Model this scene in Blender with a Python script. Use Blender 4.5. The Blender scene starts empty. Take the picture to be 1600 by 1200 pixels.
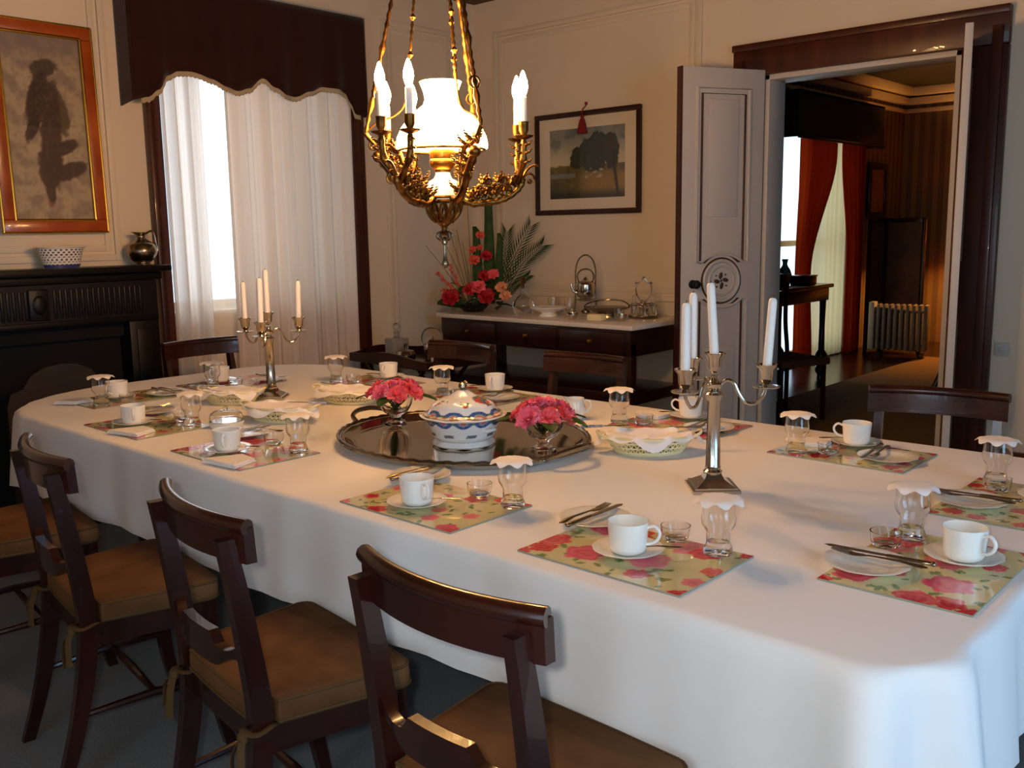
import bpy, bmesh, math, random
from math import sin, cos, pi, sqrt, atan2, exp
from mathutils import Vector, Matrix, noise
random.seed(7)
SC = bpy.context.scene
COL = SC.collection
TAU = 2 * pi

# ------------------------------------------------------------------ helpers
def lin(c):
    return tuple(((x / 255) / 12.92 if x / 255 <= .04045 else ((x / 255 + .055) / 1.055) ** 2.4) for x in c)

MATS = {}
def mat(name, rgb, rough=.5, metal=0., spec=.5, noise_s=None, noise_a=.15, bump=None, bump_s=40., trans=0., coat=0.,
        emit=None, estr=0., attr=False, sheen=0., ior=1.45, sss=0., stretch=(1, 1, 1), dark=None, alpha=1.):
    m = bpy.data.materials.new(name); m.use_nodes = True
    nt = m.node_tree; b = nt.nodes['Principled BSDF']; L = nt.links
    base = (*lin(rgb), 1)
    b.inputs['Base Color'].default_value = base
    b.inputs['Roughness'].default_value = rough
    b.inputs['Metallic'].default_value = metal
    b.inputs['Specular IOR Level'].default_value = spec
    b.inputs['Transmission Weight'].default_value = trans
    b.inputs['Coat Weight'].default_value = coat
    b.inputs['IOR'].default_value = ior
    b.inputs['Alpha'].default_value = alpha
    if sheen:
        b.inputs['Sheen Weight'].default_value = sheen
        b.inputs['Sheen Roughness'].default_value = .5
    if sss:
        b.inputs['Subsurface Weight'].default_value = sss
        b.inputs['Subsurface Radius'].default_value = (.01, .01, .01)
    if emit:
        b.inputs['Emission Color'].default_value = (*lin(emit), 1)
        b.inputs['Emission Strength'].default_value = estr
    tc = nt.nodes.new('ShaderNodeTexCoord'); mp = nt.nodes.new('ShaderNodeMapping')
    mp.inputs['Scale'].default_value = stretch
    L.new(tc.outputs['Object'], mp.inputs['Vector'])
    if attr:
        a = nt.nodes.new('ShaderNodeAttribute'); a.attribute_name = 'Col'
        L.new(a.outputs['Color'], b.inputs['Base Color'])
    elif noise_s:
        n = nt.nodes.new('ShaderNodeTexNoise'); n.inputs['Scale'].default_value = noise_s
        n.inputs['Detail'].default_value = 5
        L.new(mp.outputs['Vector'], n.inputs['Vector'])
        r = nt.nodes.new('ShaderNodeValToRGB')
        d = lin(dark) if dark else tuple(x * (1 - noise_a) for x in base[:3])
        hi = base[:3] if dark else tuple(min(1, x * (1 + noise_a)) for x in base[:3])
        r.color_ramp.elements[0].position = .3; r.color_ramp.elements[1].position = .7
        r.color_ramp.elements[0].color = (*d, 1); r.color_ramp.elements[1].color = (*hi, 1)
        L.new(n.outputs['Fac'], r.inputs['Fac']); L.new(r.outputs['Color'], b.inputs['Base Color'])
    if bump:
        n2 = nt.nodes.new('ShaderNodeTexNoise'); n2.inputs['Scale'].default_value = bump_s
        n2.inputs['Detail'].default_value = 4
        L.new(mp.outputs['Vector'], n2.inputs['Vector'])
        bp = nt.nodes.new('ShaderNodeBump'); bp.inputs['Strength'].default_value = bump
        bp.inputs['Distance'].default_value = .01
        L.new(n2.outputs['Fac'], bp.inputs['Height']); L.new(bp.outputs['Normal'], b.inputs['Normal'])
    MATS[name] = m
    return m

class MB:
    def __init__(s): s.v = []; s.f = []; s.m = []; s.mi = 0
    def add(s, vs, fs, M=None):
        o = len(s.v)
        for p in vs:
            p = Vector(p); s.v.append(M @ p if M else p)
        for f in fs: s.f.append([i + o for i in f]); s.m.append(s.mi)
        return s
    def box(s, c, d, bev=0., M=None, seg=2):
        x, y, z = d[0] / 2, d[1] / 2, d[2] / 2
        if bev <= 0:
            vs = [(c[0] + a * x, c[1] + b * y, c[2] + e * z) for a in (-1, 1) for b in (-1, 1) for e in (-1, 1)]
            return s.add(vs, [(0, 1, 3, 2), (4, 6, 7, 5), (0, 4, 5, 1), (2, 3, 7, 6), (0, 2, 6, 4), (1, 5, 7, 3)], M)
        bm = bmesh.new(); bmesh.ops.create_cube(bm, size=1)
        bmesh.ops.scale(bm, vec=d, verts=bm.verts)
        bmesh.ops.bevel(bm, geom=bm.edges[:], offset=min(bev, x * .98, y * .98, z * .98), segments=seg, affect='EDGES', profile=.5)
        bmesh.ops.translate(bm, vec=c, verts=bm.verts); bm.verts.index_update()
        s.add([v.co.copy() for v in bm.verts], [[v.index for v in f.verts] for f in bm.faces], M); bm.free()
        return s
    def lathe(s, prof, seg=24, c=(0, 0, 0), sx=1., sy=1., wob=None, M=None, close=False):
        vs = []; fs = []; n = len(prof)
        for j, (r, z) in enumerate(prof):
            for i in range(seg):
                a = TAU * i / seg; k = wob(a, j, r, z) if wob else (1., 0.)
                vs.append((c[0] + r * k[0] * cos(a) * sx, c[1] + r * k[0] * sin(a) * sy, c[2] + z + k[1]))
        for j in range(n - 1):
            for i in range(seg):
                i2 = (i + 1) % seg
                fs.append((j * seg + i, j * seg + i2, (j + 1) * seg + i2, (j + 1) * seg + i))
        if close:
            for i in range(seg):
                i2 = (i + 1) % seg; fs.append(((n - 1) * seg + i, (n - 1) * seg + i2, i2, i))
        else:
            if prof[0][0] > 1e-4: fs.append(tuple(range(seg))[::-1])
            if prof[-1][0] > 1e-4: fs.append(tuple((n - 1) * seg + i for i in range(seg)))
        return s.add(vs, fs, M)
    def tube(s, pts, r, seg=8, M=None, flat=1., closed=False):
        pts = [Vector(p) for p in pts]; n = len(pts)
        rs = r if isinstance(r, (list, tuple)) else [r] * n
        vs = []; fs = []; prev = None
        for i, p in enumerate(pts):
            if closed: t = pts[(i + 1) % n] - pts[i - 1]
            else: t = pts[min(i + 1, n - 1)] - pts[max(i - 1, 0)]
            t = t.normalized() if t.length > 1e-9 else Vector((0, 0, 1))
            if prev is None:
                u = t.orthogonal().normalized() if abs(t.z) > .9 else Vector((0, 0, 1)).cross(t).normalized()
            else:
                u = prev - t * prev.dot(t); u = u.normalized() if u.length > 1e-6 else t.orthogonal().normalized()
            prev = u; w = t.cross(u)
            for k in range(seg):
                a = TAU * k / seg; vs.append(p + u * cos(a) * rs[i] + w * sin(a) * rs[i] * flat)
        for i in range(n if closed else n - 1):
            i1 = (i + 1) % n
            for k in range(seg):
                k2 = (k + 1) % seg; fs.append((i * seg + k, i * seg + k2, i1 * seg + k2, i1 * seg + k))
        if not closed:
            fs.append(tuple(range(seg))[::-1]); fs.append(tuple((n - 1) * seg + k for k in range(seg)))
        return s.add(vs, fs, M)
    def sph(s, c, r, seg=12, rings=8, M=None):
        r = (r, r, r) if not isinstance(r, (tuple, list)) else r
        prof = [(sin(pi * j / rings), -cos(pi * j / rings)) for j in range(rings + 1)]
        vs = []; fs = []
        for pr, pz in prof[1:-1]:
            for i in range(seg):
                a = TAU * i / seg; vs.append((c[0] + r[0] * pr * cos(a), c[1] + r[1] * pr * sin(a), c[2] + r[2] * pz))
        b = len(vs); vs += [(c[0], c[1], c[2] - r[2]), (c[0], c[1], c[2] + r[2])]
        for j in range(rings - 2):
            for i in range(seg):
                i2 = (i + 1) % seg; fs.append((j * seg + i, j * seg + i2, (j + 1) * seg + i2, (j + 1) * seg + i))
        for i in range(seg):
            i2 = (i + 1) % seg; fs.append((b, i2, i)); fs.append((b + 1, (rings - 2) * seg + i, (rings - 2) * seg + i2))
        return s.add(vs, fs, M)
    def sheet(s, fn, nu, nv, M=None, closed_u=False):
        vs = [fn(i / (nu if closed_u else nu - 1), j / (nv - 1)) for j in range(nv) for i in range(nu)]
        fs = [(j * nu + i, j * nu + (i + 1) % nu, (j + 1) * nu + (i + 1) % nu, (j + 1) * nu + i)
              for j in range(nv - 1) for i in range(nu if closed_u else nu - 1)]
        return s.add(vs, fs, M)
    def slab(s, top, bot, front, back):
        """strip between two rails; each a list of points: closed solid"""
        n = len(top); vs = []
        for i in range(n):
            t, b = Vector(top[i]), Vector(bot[i]); f = Vector(front); k = Vector(back)
            vs += [t + f, b + f, b + k, t + k]
        fs = [(3, 2, 1, 0), ((n - 1) * 4, (n - 1) * 4 + 1, (n - 1) * 4 + 2, (n - 1) * 4 + 3)]
        for i in range(n - 1):
            for k in range(4):
                k2 = (k + 1) % 4; fs.append((i * 4 + k, i * 4 + k2, (i + 1) * 4 + k2, (i + 1) * 4 + k))
        return s.add(vs, fs)
    def prism(s, poly, z0, z1, M=None):
        n = len(poly)
        vs = [(x, y, z0) for x, y in poly] + [(x, y, z1) for x, y in poly]
        fs = [tuple(range(n))[::-1], tuple(range(n, 2 * n))] + [(i, (i + 1) % n, (i + 1) % n + n, i + n) for i in range(n)]
        return s.add(vs, fs, M)
    def mesh(s, name, mats, ang=38, smooth=True):
        me = bpy.data.meshes.new(name); me.from_pydata([tuple(v) for v in s.v], [], s.f)
        for m in (mats if isinstance(mats, (list, tuple)) else [mats]): me.materials.append(m)
        me.polygons.foreach_set('material_index', s.m)
        bm = bmesh.new(); bm.from_mesh(me); bmesh.ops.recalc_face_normals(bm, faces=bm.faces); bm.to_mesh(me); bm.free()
        if smooth:
            me.shade_smooth(); me.set_sharp_from_angle(angle=math.radians(ang))
        return me
    def build(s, name, mats, parent=None, loc=None, ang=38, smooth=True, solid=0., sub=0):
        me = s.mesh(name, mats, ang, smooth)
        o = bpy.data.objects.new(name, me); COL.objects.link(o)
        if parent: o.parent = parent
        if loc: o.location = loc
        if solid:
            d = o.modifiers.new('s', 'SOLIDIFY'); d.thickness = solid; d.offset = 0
        if sub:
            d = o.modifiers.new('u', 'SUBSURF'); d.levels = sub; d.render_levels = sub
        return o

def tag(o, label, cat, group=None):
    o['label'] = label; o['category'] = cat
    if group: o['group'] = group
    return o
def thing(name, label, cat, loc=(0, 0, 0), rz=0., group=None):
    o = bpy.data.objects.new(name, None); o.empty_display_size = .1
    COL.objects.link(o); o.location = loc; o.rotation_euler = (0, 0, rz)
    return tag(o, label, cat, group)
def struct(o):
    o['kind'] = 'structure'; return o
def dup(root, loc, rz=0., label=None, rot=None, scale=None):
    r = root.copy(); COL.objects.link(r); r.location = loc
    r.rotation_euler = rot if rot else (0, 0, rz)
    if scale: r.scale = (scale,) * 3
    if label: r['label'] = label
    for ch in list(root.children):
        c = ch.copy(); COL.objects.link(c); c.parent = r
        for g in list(ch.children):
            d = g.copy(); COL.objects.link(d); d.parent = c
    return r
def paint(o, fn):
    me = o.data; ca = me.color_attributes.new('Col', 'FLOAT_COLOR', 'POINT')
    buf = []
    for v in me.vertices: buf += [*fn(v.co), 1.]
    ca.data.foreach_set('color', buf)
def mix(a, b, t): return tuple(x + (y - x) * t for x, y in zip(a, b))
def sstep(a, b, x):
    t = max(0, min(1, (x - a) / (b - a))); return t * t * (3 - 2 * t)
def spline(pts, n=8):
    P = [Vector(p) for p in pts]; out = []
    for i in range(len(P) - 1):
        p0 = P[max(i - 1, 0)]; p1 = P[i]; p2 = P[i + 1]; p3 = P[min(i + 2, len(P) - 1)]
        for k in range(n):
            t = k / n
            out.append(.5 * ((2 * p1) + (p2 - p0) * t + (2 * p0 - 5 * p1 + 4 * p2 - p3) * t * t + (3 * p1 - p0 - 3 * p2 + p3) * t ** 3))
    out.append(P[-1]); return out
def RZ(a): return Matrix.Rotation(a, 4, 'Z')
def T(x, y, z): return Matrix.Translation((x, y, z))

# ------------------------------------------------------------------ materials
WALL = mat('painted plaster', (222, 206, 180), .75, bump=.06, bump_s=60)
WTRIM = mat('painted moulding', (220, 205, 180), .55)
CEIL = mat('brown ceiling boards', (92, 66, 46), .7, noise_s=3, noise_a=.12)
CARPET = mat('blue grey carpet', (126, 131, 134), .95, spec=.1, noise_s=180, noise_a=.18, bump=.5, bump_s=400)
DARKFLOOR = mat('polished dark boards', (52, 28, 16), .22, noise_s=4, noise_a=.35, stretch=(8, .5, 1))
RUG = mat('brown rug pile', (138, 112, 78), .95, spec=.1, noise_s=60, noise_a=.15)
MAHOG = mat('mahogany', (54, 20, 11), .27, noise_s=5, stretch=(2, 2, .6), dark=(27, 9, 5), coat=.35)
MAHOG2 = mat('dark mahogany', (48, 19, 12), .3, noise_s=5, stretch=(1, 2, 2), dark=(28, 10, 7), coat=.3)
FRAMEW = mat('red brown woodwork', (80, 33, 17), .38, noise_s=4, stretch=(3, 3, .4), dark=(50, 18, 9), coat=.2)
BLACKW = mat('black polished slate', (14, 12, 12), .4, spec=.3, noise_s=6, noise_a=.3)
SOOT = mat('soot blackened hearth', (8, 7, 7), .9)
SCREENB = mat('dark fire screen', (36, 22, 17), .6, noise_s=8, noise_a=.3)
VELVET = mat('brown velvet', (110, 78, 48), .95, spec=.1, noise_s=7, dark=(82, 54, 32), bump=.15, bump_s=120)
PIPING = mat('olive piping', (84, 62, 36), .85, spec=.2)
LINEN = mat('white damask linen', (236, 233, 230), .8, spec=.25, bump=.1, bump_s=9, sheen=.1)
LACE = mat('white lace', (245, 240, 236), .85, spec=.2)
NAPK = mat('white napkin', (243, 238, 232), .85, spec=.2, bump=.1, bump_s=60)
CHINA = mat('white bone china', (240, 237, 228), .16, coat=.4)
CREAMCH = mat('cream pierced china', (236, 220, 168), .22, coat=.3)
GLASS = mat('clear glass', (252, 253, 252), .02, trans=1., ior=1.22, coat=.6)
SILVER = mat('polished silver', (196, 188, 174), .14, metal=1., noise_s=20, noise_a=.05)
TRAYM = mat('polished tray silver', (204, 190, 168), .07, metal=1.)
DULLS = mat('tarnished silver', (150, 138, 116), .25, metal=1., noise_s=14, noise_a=.2)
BRONZE = mat('gilt bronze', (150, 106, 50), .34, metal=1., noise_s=30, dark=(64, 42, 20))
WAX = mat('white candle wax', (240, 232, 222), .45, sss=.15)
OPAL = mat('lit opal glass', (255, 245, 225), .25, emit=(255, 206, 132), estr=20.)
OPALB = mat('opal glass font', (250, 244, 232), .2, emit=(255, 226, 176), estr=.35)
BULB = mat('lit bulb', (255, 240, 210), .2, emit=(255, 186, 114), estr=540.)
MARBLE = mat('white marble', (224, 214, 202), .2, noise_s=4, noise_a=.06, coat=.3)
PAINTD = mat('grey white door paint', (196, 189, 180), .45)
LINE = mat('brown painted line', (74, 48, 28), .5)
BLACK = mat('black iron', (20, 17, 15), .4)
BRASS = mat('brass', (170, 120, 50), .3, metal=1.)
PELMET = mat('dark brown velvet drape', (46, 22, 14), .95, spec=.1, sheen=.25, noise_s=5, noise_a=.15)
FRINGE = mat('ecru fringe', (190, 172, 140), .9, bump=.6, bump_s=300)
GREENV = mat('dark olive fabric', (52, 44, 32), .95)
GOLDF = mat('maple and gilt frame', (176, 84, 26), .3, noise_s=6, dark=(136, 54, 14), coat=.4)
GILT = mat('gilt slip', (214, 170, 66), .25, metal=1.)
PRINTM = mat('print', (128, 128, 128), .6, attr=True)
PAINTM = mat('painted picture', (128, 128, 128), .5, attr=True)
CARD = mat('cream mount card', (222, 208, 180), .8)
FRAMED = mat('dark picture frame', (48, 24, 14), .35)
MATM = mat('rose print board', (200, 190, 140), .12, attr=True, coat=.6)
MATB = mat('board edge', (150, 150, 130), .5)
DECCH = mat('decorated china', (240, 240, 240), .14, attr=True, coat=.5)
PINK = mat('pink petals', (250, 112, 120), .6, noise_s=30, dark=(238, 78, 84), sss=.1)
PINKB = mat('rose pink petals', (250, 128, 152), .6, noise_s=30, dark=(240, 92, 120), sss=.1)
RED = mat('red petals', (196, 30, 36), .6, noise_s=30, dark=(160, 16, 30), sss=.1)
CORAL = mat('coral petals', (226, 104, 70), .6, noise_s=30, dark=(206, 70, 52), sss=.1)
PEACH = mat('peach petals', (236, 170, 120), .6, noise_s=30, dark=(222, 140, 96), sss=.1)
LEAF = mat('green leaf', (52, 88, 34), .42, noise_s=20, dark=(34, 62, 22))
DLEAF = mat('dark green leaf', (56, 80, 26), .6, spec=.25, noise_s=20, dark=(34, 54, 16))
STEM = mat('green stem', (60, 104, 40), .5)
REED = mat('reed stem', (92, 88, 48), .6)
TASSEL = mat('red tassel silk', (120, 22, 14), .85)
PLASTIC = mat('white plastic', (190, 186, 178), .4)
RADM = mat('grey enamel', (120, 116, 108), .45)
LAMPSH = mat('lit orange shade', (220, 120, 40), .8, emit=(255, 130, 30), estr=1.4)
TEAL = mat('teal glass', (60, 130, 120), .15, coat=.4)
SCRP = mat('screen fabric', (104, 74, 54), .7, noise_s=4, dark=(72, 48, 34))
BLUEW = mat('blue and white handle', (60, 80, 120), .3, noise_s=90, dark=(228, 230, 232))
AMBER = mat('amber glass', (150, 90, 40), .05, trans=.9)
STEELK = mat('knife steel', (170, 164, 152), .3, metal=1.)
DSTEEL = mat('aged steel', (150, 136, 112), .3, metal=1.)

def wallpaper():
    m = mat('striped wallpaper', (120, 100, 66), .8); nt = m.node_tree; b = nt.nodes['Principled BSDF']
    tc = nt.nodes.new('ShaderNodeTexCoord'); sp = nt.nodes.new('ShaderNodeSeparateXYZ'); nt.links.new(tc.outputs['Object'], sp.inputs[0])
    ad = nt.nodes.new('ShaderNodeMath'); ad.operation = 'ADD'; nt.links.new(sp.outputs['X'], ad.inputs[0]); nt.links.new(sp.outputs['Y'], ad.inputs[1])
    ml = nt.nodes.new('ShaderNodeMath'); ml.operation = 'MULTIPLY'; ml.inputs[1].default_value = 50; nt.links.new(ad.outputs[0], ml.inputs[0])
    sn = nt.nodes.new('ShaderNodeMath'); sn.operation = 'SINE'; nt.links.new(ml.outputs[0], sn.inputs[0])
    r = nt.nodes.new('ShaderNodeValToRGB'); r.color_ramp.elements[0].position = .35; r.color_ramp.elements[1].position = .6
    r.color_ramp.elements[0].color = (*lin((128, 104, 62)), 1); r.color_ramp.elements[1].color = (*lin((98, 82, 54)), 1)
    ma = nt.nodes.new('ShaderNodeMath'); ma.operation = 'MULTIPLY_ADD'; ma.inputs[1].default_value = .5; ma.inputs[2].default_value = .5
    nt.links.new(sn.outputs[0], ma.inputs[0]); nt.links.new(ma.outputs[0], r.inputs['Fac']); nt.links.new(r.outputs['Color'], b.inputs['Base Color'])
    return m
WPAPER = wallpaper()

def cloth_sheer(name, rgb, transl, transp):
    m = bpy.data.materials.new(name); m.use_nodes = True; nt = m.node_tree
    for n in list(nt.nodes): nt.nodes.remove(n)
    out = nt.nodes.new('ShaderNodeOutputMaterial')
    d = nt.nodes.new('ShaderNodeBsdfDiffuse'); t = nt.nodes.new('ShaderNodeBsdfTranslucent'); p = nt.nodes.new('ShaderNodeBsdfTransparent')
    for n in (d, t): n.inputs['Color'].default_value = (*lin(rgb), 1)
    a = nt.nodes.new('ShaderNodeMixShader'); a.inputs[0].default_value = transl
    b = nt.nodes.new('ShaderNodeMixShader'); b.inputs[0].default_value = transp
    nt.links.new(d.outputs[0], a.inputs[1]); nt.links.new(t.outputs[0], a.inputs[2])
    nt.links.new(a.outputs[0], b.inputs[1]); nt.links.new(p.outputs[0], b.inputs[2]); nt.links.new(b.outputs[0], out.inputs[0])
    return m
SHEER = cloth_sheer('sheer white voile', (238, 230, 222), .5, .06)
LACEC = cloth_sheer('cream lace', (236, 206, 150), .5, .03)
REDCUR = cloth_sheer('rust red curtain', (168, 48, 14), .35, 0.)
SHEER_SHADED = cloth_sheer('white voile with shade in colour', (226, 212, 198), .20, .0)  # wide panel's shade put into a darker, less translucent copy of the voile
def pane_glass():
    m = bpy.data.materials.new('window glass'); m.use_nodes = True; nt = m.node_tree
    for n in list(nt.nodes): nt.nodes.remove(n)
    out = nt.nodes.new('ShaderNodeOutputMaterial'); g = nt.nodes.new('ShaderNodeBsdfGlossy'); g.inputs['Roughness'].default_value = .01
    p = nt.nodes.new('ShaderNodeBsdfTransparent'); lw = nt.nodes.new('ShaderNodeLayerWeight'); pw = nt.nodes.new('ShaderNodeMath'); pw.operation = 'POWER'; pw.inputs[1].default_value = 4
    f = nt.nodes.new('ShaderNodeMath'); f.operation = 'MULTIPLY_ADD'; f.inputs[1].default_value = .8; f.inputs[2].default_value = .05
    nt.links.new(lw.outputs['Facing'], pw.inputs[0]); nt.links.new(pw.outputs[0], f.inputs[0])
    x = nt.nodes.new('ShaderNodeMixShader'); nt.links.new(f.outputs[0], x.inputs[0]); nt.links.new(p.outputs[0], x.inputs[1])
    nt.links.new(g.outputs[0], x.inputs[2]); nt.links.new(x.outputs[0], out.inputs[0]); return m
PANE = pane_glass()

# ------------------------------------------------------------------ room shell
XL, XR, YN, YB, ZC = -5.2, 1.7, -1.5, 5.34, 3.09
XPL, YPB, XPR, ZPC = -4.5, 12.1, -.6, 3.05       # parlour beyond the door
def wall_with_hole(name, axis, p, th, a0, a1, h, holes, m):
    """axis 'x': wall in plane x=p running along y; holes = (a0,a1,z0,z1)"""
    b = MB()
    def blk(u0, u1, z0, z1):
        if u1 - u0 < 1e-4 or z1 - z0 < 1e-4: return
        c = (u0 + u1) / 2; d = u1 - u0
        if axis == 'x': b.box((p + th / 2, c, (z0 + z1) / 2), (abs(th), d, z1 - z0))
        else: b.box((c, p + th / 2, (z0 + z1) / 2), (d, abs(th), z1 - z0))
    u = a0
    for (h0, h1, z0, z1) in sorted(holes):
        blk(u, h0, 0, h); blk(h0, h1, 0, z0); blk(h0, h1, z1, h); u = h1
    blk(u, a1, 0, h)
    return struct(b.build(name, m, smooth=False))
WIN = (2.75, 4.10, .98, 2.45)
wall_with_hole('wall_left', 'x', XL, -.28, YN, YB + .16, ZC, [WIN], WALL)
wall_with_hole('wall_back', 'y', YB, .16, XL, XR, ZC, [(-2.80, -1.70, 0, 2.31)], WALL)
wall_with_hole('wall_right', 'x', XR, .28, YN, YB + .16, ZC, [(.7, 2.1, .3, 2.5)], WALL)
wall_with_hole('wall_near', 'y', YN, -.28, XL, XR, ZC, [(-1.1, .5, .3, 2.5)], WALL)
struct(MB().box(((XL + XR) / 2, (YN + YB) / 2 + .04, -.05), (XR - XL + .56, YB - YN + .24, .1)).build('floor', CARPET, smooth=False))
struct(MB().box(((XL + XR) / 2, (YN + YB) / 2 + .04, ZC + .05), (XR - XL + .56, YB - YN + .24, .1)).build('ceiling', CEIL, smooth=False))
# mouldings: verticals and horizontals standing off the plaster
tn = [0]
def trim(m, boxes, bev=.003):
    tn[0] += 1; b = MB()
    for c, d in boxes: b.box(c, d, bev)
    return struct(b.build('trim_%d' % tn[0], m))
def panel_moulding(plane, p, u0, u1, z0, z1, w=.035):
    bx = []
    for off, dep in ((0, .016), (.052, .010)):
        for (a0, a1, c0, c1) in ((u0 + off, u0 + off + w, z0 + off, z1 - off), (u1 - off - w, u1 - off, z0 + off, z1 - off),
                                 (u0 + off + w, u1 - off - w, z1 - off - w, z1 - off), (u0 + off + w, u1 - off - w, z0 + off, z0 + off + w)):
            if plane == 'x': bx.append(((p + dep / 2, (a0 + a1) / 2, (c0 + c1) / 2), (dep, a1 - a0, c1 - c0)))
            else: bx.append((((a0 + a1) / 2, p - dep / 2, (c0 + c1) / 2), (a1 - a0, dep, c1 - c0)))
    trim(WTRIM, bx)
panel_moulding('x', XL, 1.30, 2.49, 1.30, 2.86)
panel_moulding('x', XL, 4.42, 5.10, .35, 2.86)
panel_moulding('y', YB, -5.0, -3.24, .95, 2.86)
panel_moulding('y', YB, -1.30, .4, .95, 2.86)
def base(side, c, d):
    struct(MB().box(c, d, .006).build('baseboard_' + side, FRAMEW))
base('left', (XL + .012, 4.76, .08), (.024, 1.1, .16))
base('back', (-4.1, YB - .012, .08), (2.2, .024, .16))
base('back', (-.0, YB - .012, .125), (2.9, .024, .25))
base('right', (XR - .012, 1.92, .08), (.024, 6.8, .16))
# door frame (two architraves and the lintel board)
b = MB()
b.box((-2.24, YB - .02, 2.403), (1.53, .04, .185), .008)
b.box((-2.24, YB - .045, 2.475), (1.53, .03, .04), .006)
for x, w in ((-2.9, .2), (-1.587, .225)):
    b.box((x, YB - .02, 1.155), (w, .04, 2.31), .008)
    b.box((x + (.06 if x > -2 else -.06), YB - .045, 1.2), (.05, .03, 2.4), .006)
struct(b.build('trim_9', FRAMEW))
b = MB()
b.box((-2.785, YB + .08, 1.155), (.03, .2, 2.31), .003); b.box((-1.715, YB + .08, 1.155), (.03, .2, 2.31), .003)
b.box((-2.25, YB + .08, 2.295), (1.1, .2, .03), .003)
struct(b.build('trim_10', PAINTD))
struct(MB().box((-2.25, YB + .08, .006), (1.04, .2, .012), .004).build('trim_11', DARKFLOOR))

def door_leaf(name, hinge, ang):
    """local x along the leaf from its free edge, visible face towards -y"""
    d = bpy.data.objects.new(name, None); COL.objects.link(d); d.location = hinge; d.rotation_euler = (0, 0, ang); struct(d)
    b = MB(); b.box((.28, .022, 1.18), (.555, .044, 2.31), .004); b.build('leaf', PAINTD, d)
    MB().box((.0, .022, 1.18), (.012, .046, 2.31)).build('edge_strip', FRAMEW, d)
    cx, cz, R = .28, 1.115, .125
    def frame(z0, z1, arc_top):
        pts = []
        x0, x1 = .135, .425
        def arc(up):
            n = 14; r = R + .035; h = sqrt(max(0, r * r - .0)); out = []
            a0 = math.asin(min(1, .05 / r))
            xs = (x1 - x0) / 2 - .03
            am = math.acos(min(1, xs / r))
            for k in range(n + 1):
                a = am + (pi - 2 * am) * k / n
                out.append((cx + r * cos(a), cz + (r * sin(a) if up else -r * sin(a))))
            return out
        if arc_top:      # lower panel: arch cut into its top
            ar = arc(False); pts = [(x0, z0), (x1, z0), (x1, ar[0][1])] + ar + [(x0, ar[-1][1])]
        else:
            ar = arc(True); pts = [(x1, z1), (x0, z1), (x0, ar[-1][1])] + ar[::-1] + [(x1, ar[0][1])]
        return [(p[0], 0, p[1]) for p in pts]
    for z0, z1, at in ((1.2, 2.19, False), (.2, 1.0, True)):
        P = frame(z0, z1, at); q = MB(); q.tube([(x, -.001, z) for x, _, z in P], .0075, 6, closed=True); q.build('painted_line', LINE, d)
        c = Vector((.28, 0, sum(p[2] for p in P) / len(P)))
        q = MB(); q.tube([((x - .28) * 1.22 + .28, -.002, z + (.03 if z > c.z else -.03)) if abs(z - cz) > .22 else ((x - .28) * 1.22 + .28, -.002, z) for x, _, z in P], .011, 6, closed=True)
        q.build('panel_moulding', PAINTD, d)
        q = MB(); q.box((.28, -.002, (z0 + z1) / 2 + (.13 if not at else -.12)), (.2, .012, (z1 - z0) - .32), .006); q.build('raised_panel', PAINTD, d)
    ro = MB()
    for r, t in ((.118, .012), (.085, .008)):
        ro.tube([(cx + r * cos(TAU * k / 32), -.004, cz + r * sin(TAU * k / 32)) for k in range(32)], t, 8, closed=True)
    ro = ro.build('roundel', PAINTD, d)
    q = MB(); q.tube([(cx + .133 * cos(TAU * k / 32), -.002, cz + .133 * sin(TAU * k / 32)) for k in range(32)], .006, 6, closed=True); q.build('painted_ring', LINE, d)
    em = MB()
    for k in range(4):       # four rounded petals
        a = TAU * k / 4 + .12
        em.sph((0, 0, 0), (.021, .004, .012), 14, 8, T(cx + .030 * cos(a), -.005, cz + .030 * sin(a)) @ Matrix.Rotation(-a + .35, 4, 'Y'))
        em.sph((cx + .047 * cos(a + .75), -.004, cz + .047 * sin(a + .75)), (.006, .003, .006), 10, 6)
    em.sph((cx, -.005, cz), (.008, .004, .008), 12, 8)
    em.build('emblem', LINE, ro)
    kn = MB(); M = T(.085, -.002, 1.10) @ Matrix.Rotation(pi / 2, 4, 'X')
    kn.lathe([(.026, 0), (.026, .006), (.01, .01), (.009, .03), (.022, .038), (.026, .05), (.02, .062), (.0, .066)], 16, M=M)
    kn.build('knob', BLACK, d)
    return d
# hinge at the jambs, both leaves swung into the dining room
door_leaf('door_1', (-3.045, 4.805, 0), atan2(5.30 - 4.805, -2.79 + 3.045))
# the far leaf stands almost edge on to the room
d2 = bpy.data.objects.new('door_2', None); COL.objects.link(d2); d2.location = (-1.695, 5.31, 0); struct(d2)
d2.rotation_euler = (0, 0, atan2(-.55, .175))
MB().box((.28, .022, 1.18), (.56, .036, 2.31), .004).build('leaf', PAINTD, d2)
for z0, z1 in ((1.25, 2.15), (.2, .95)):
    q = MB()
    for yy in (.004, .040):
        q.tube([(.13, yy, z0), (.43, yy, z0), (.43, yy, z1), (.13, yy, z1)], .009, 6, closed=True)
    q.build('panel_moulding', LINE, d2)

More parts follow.
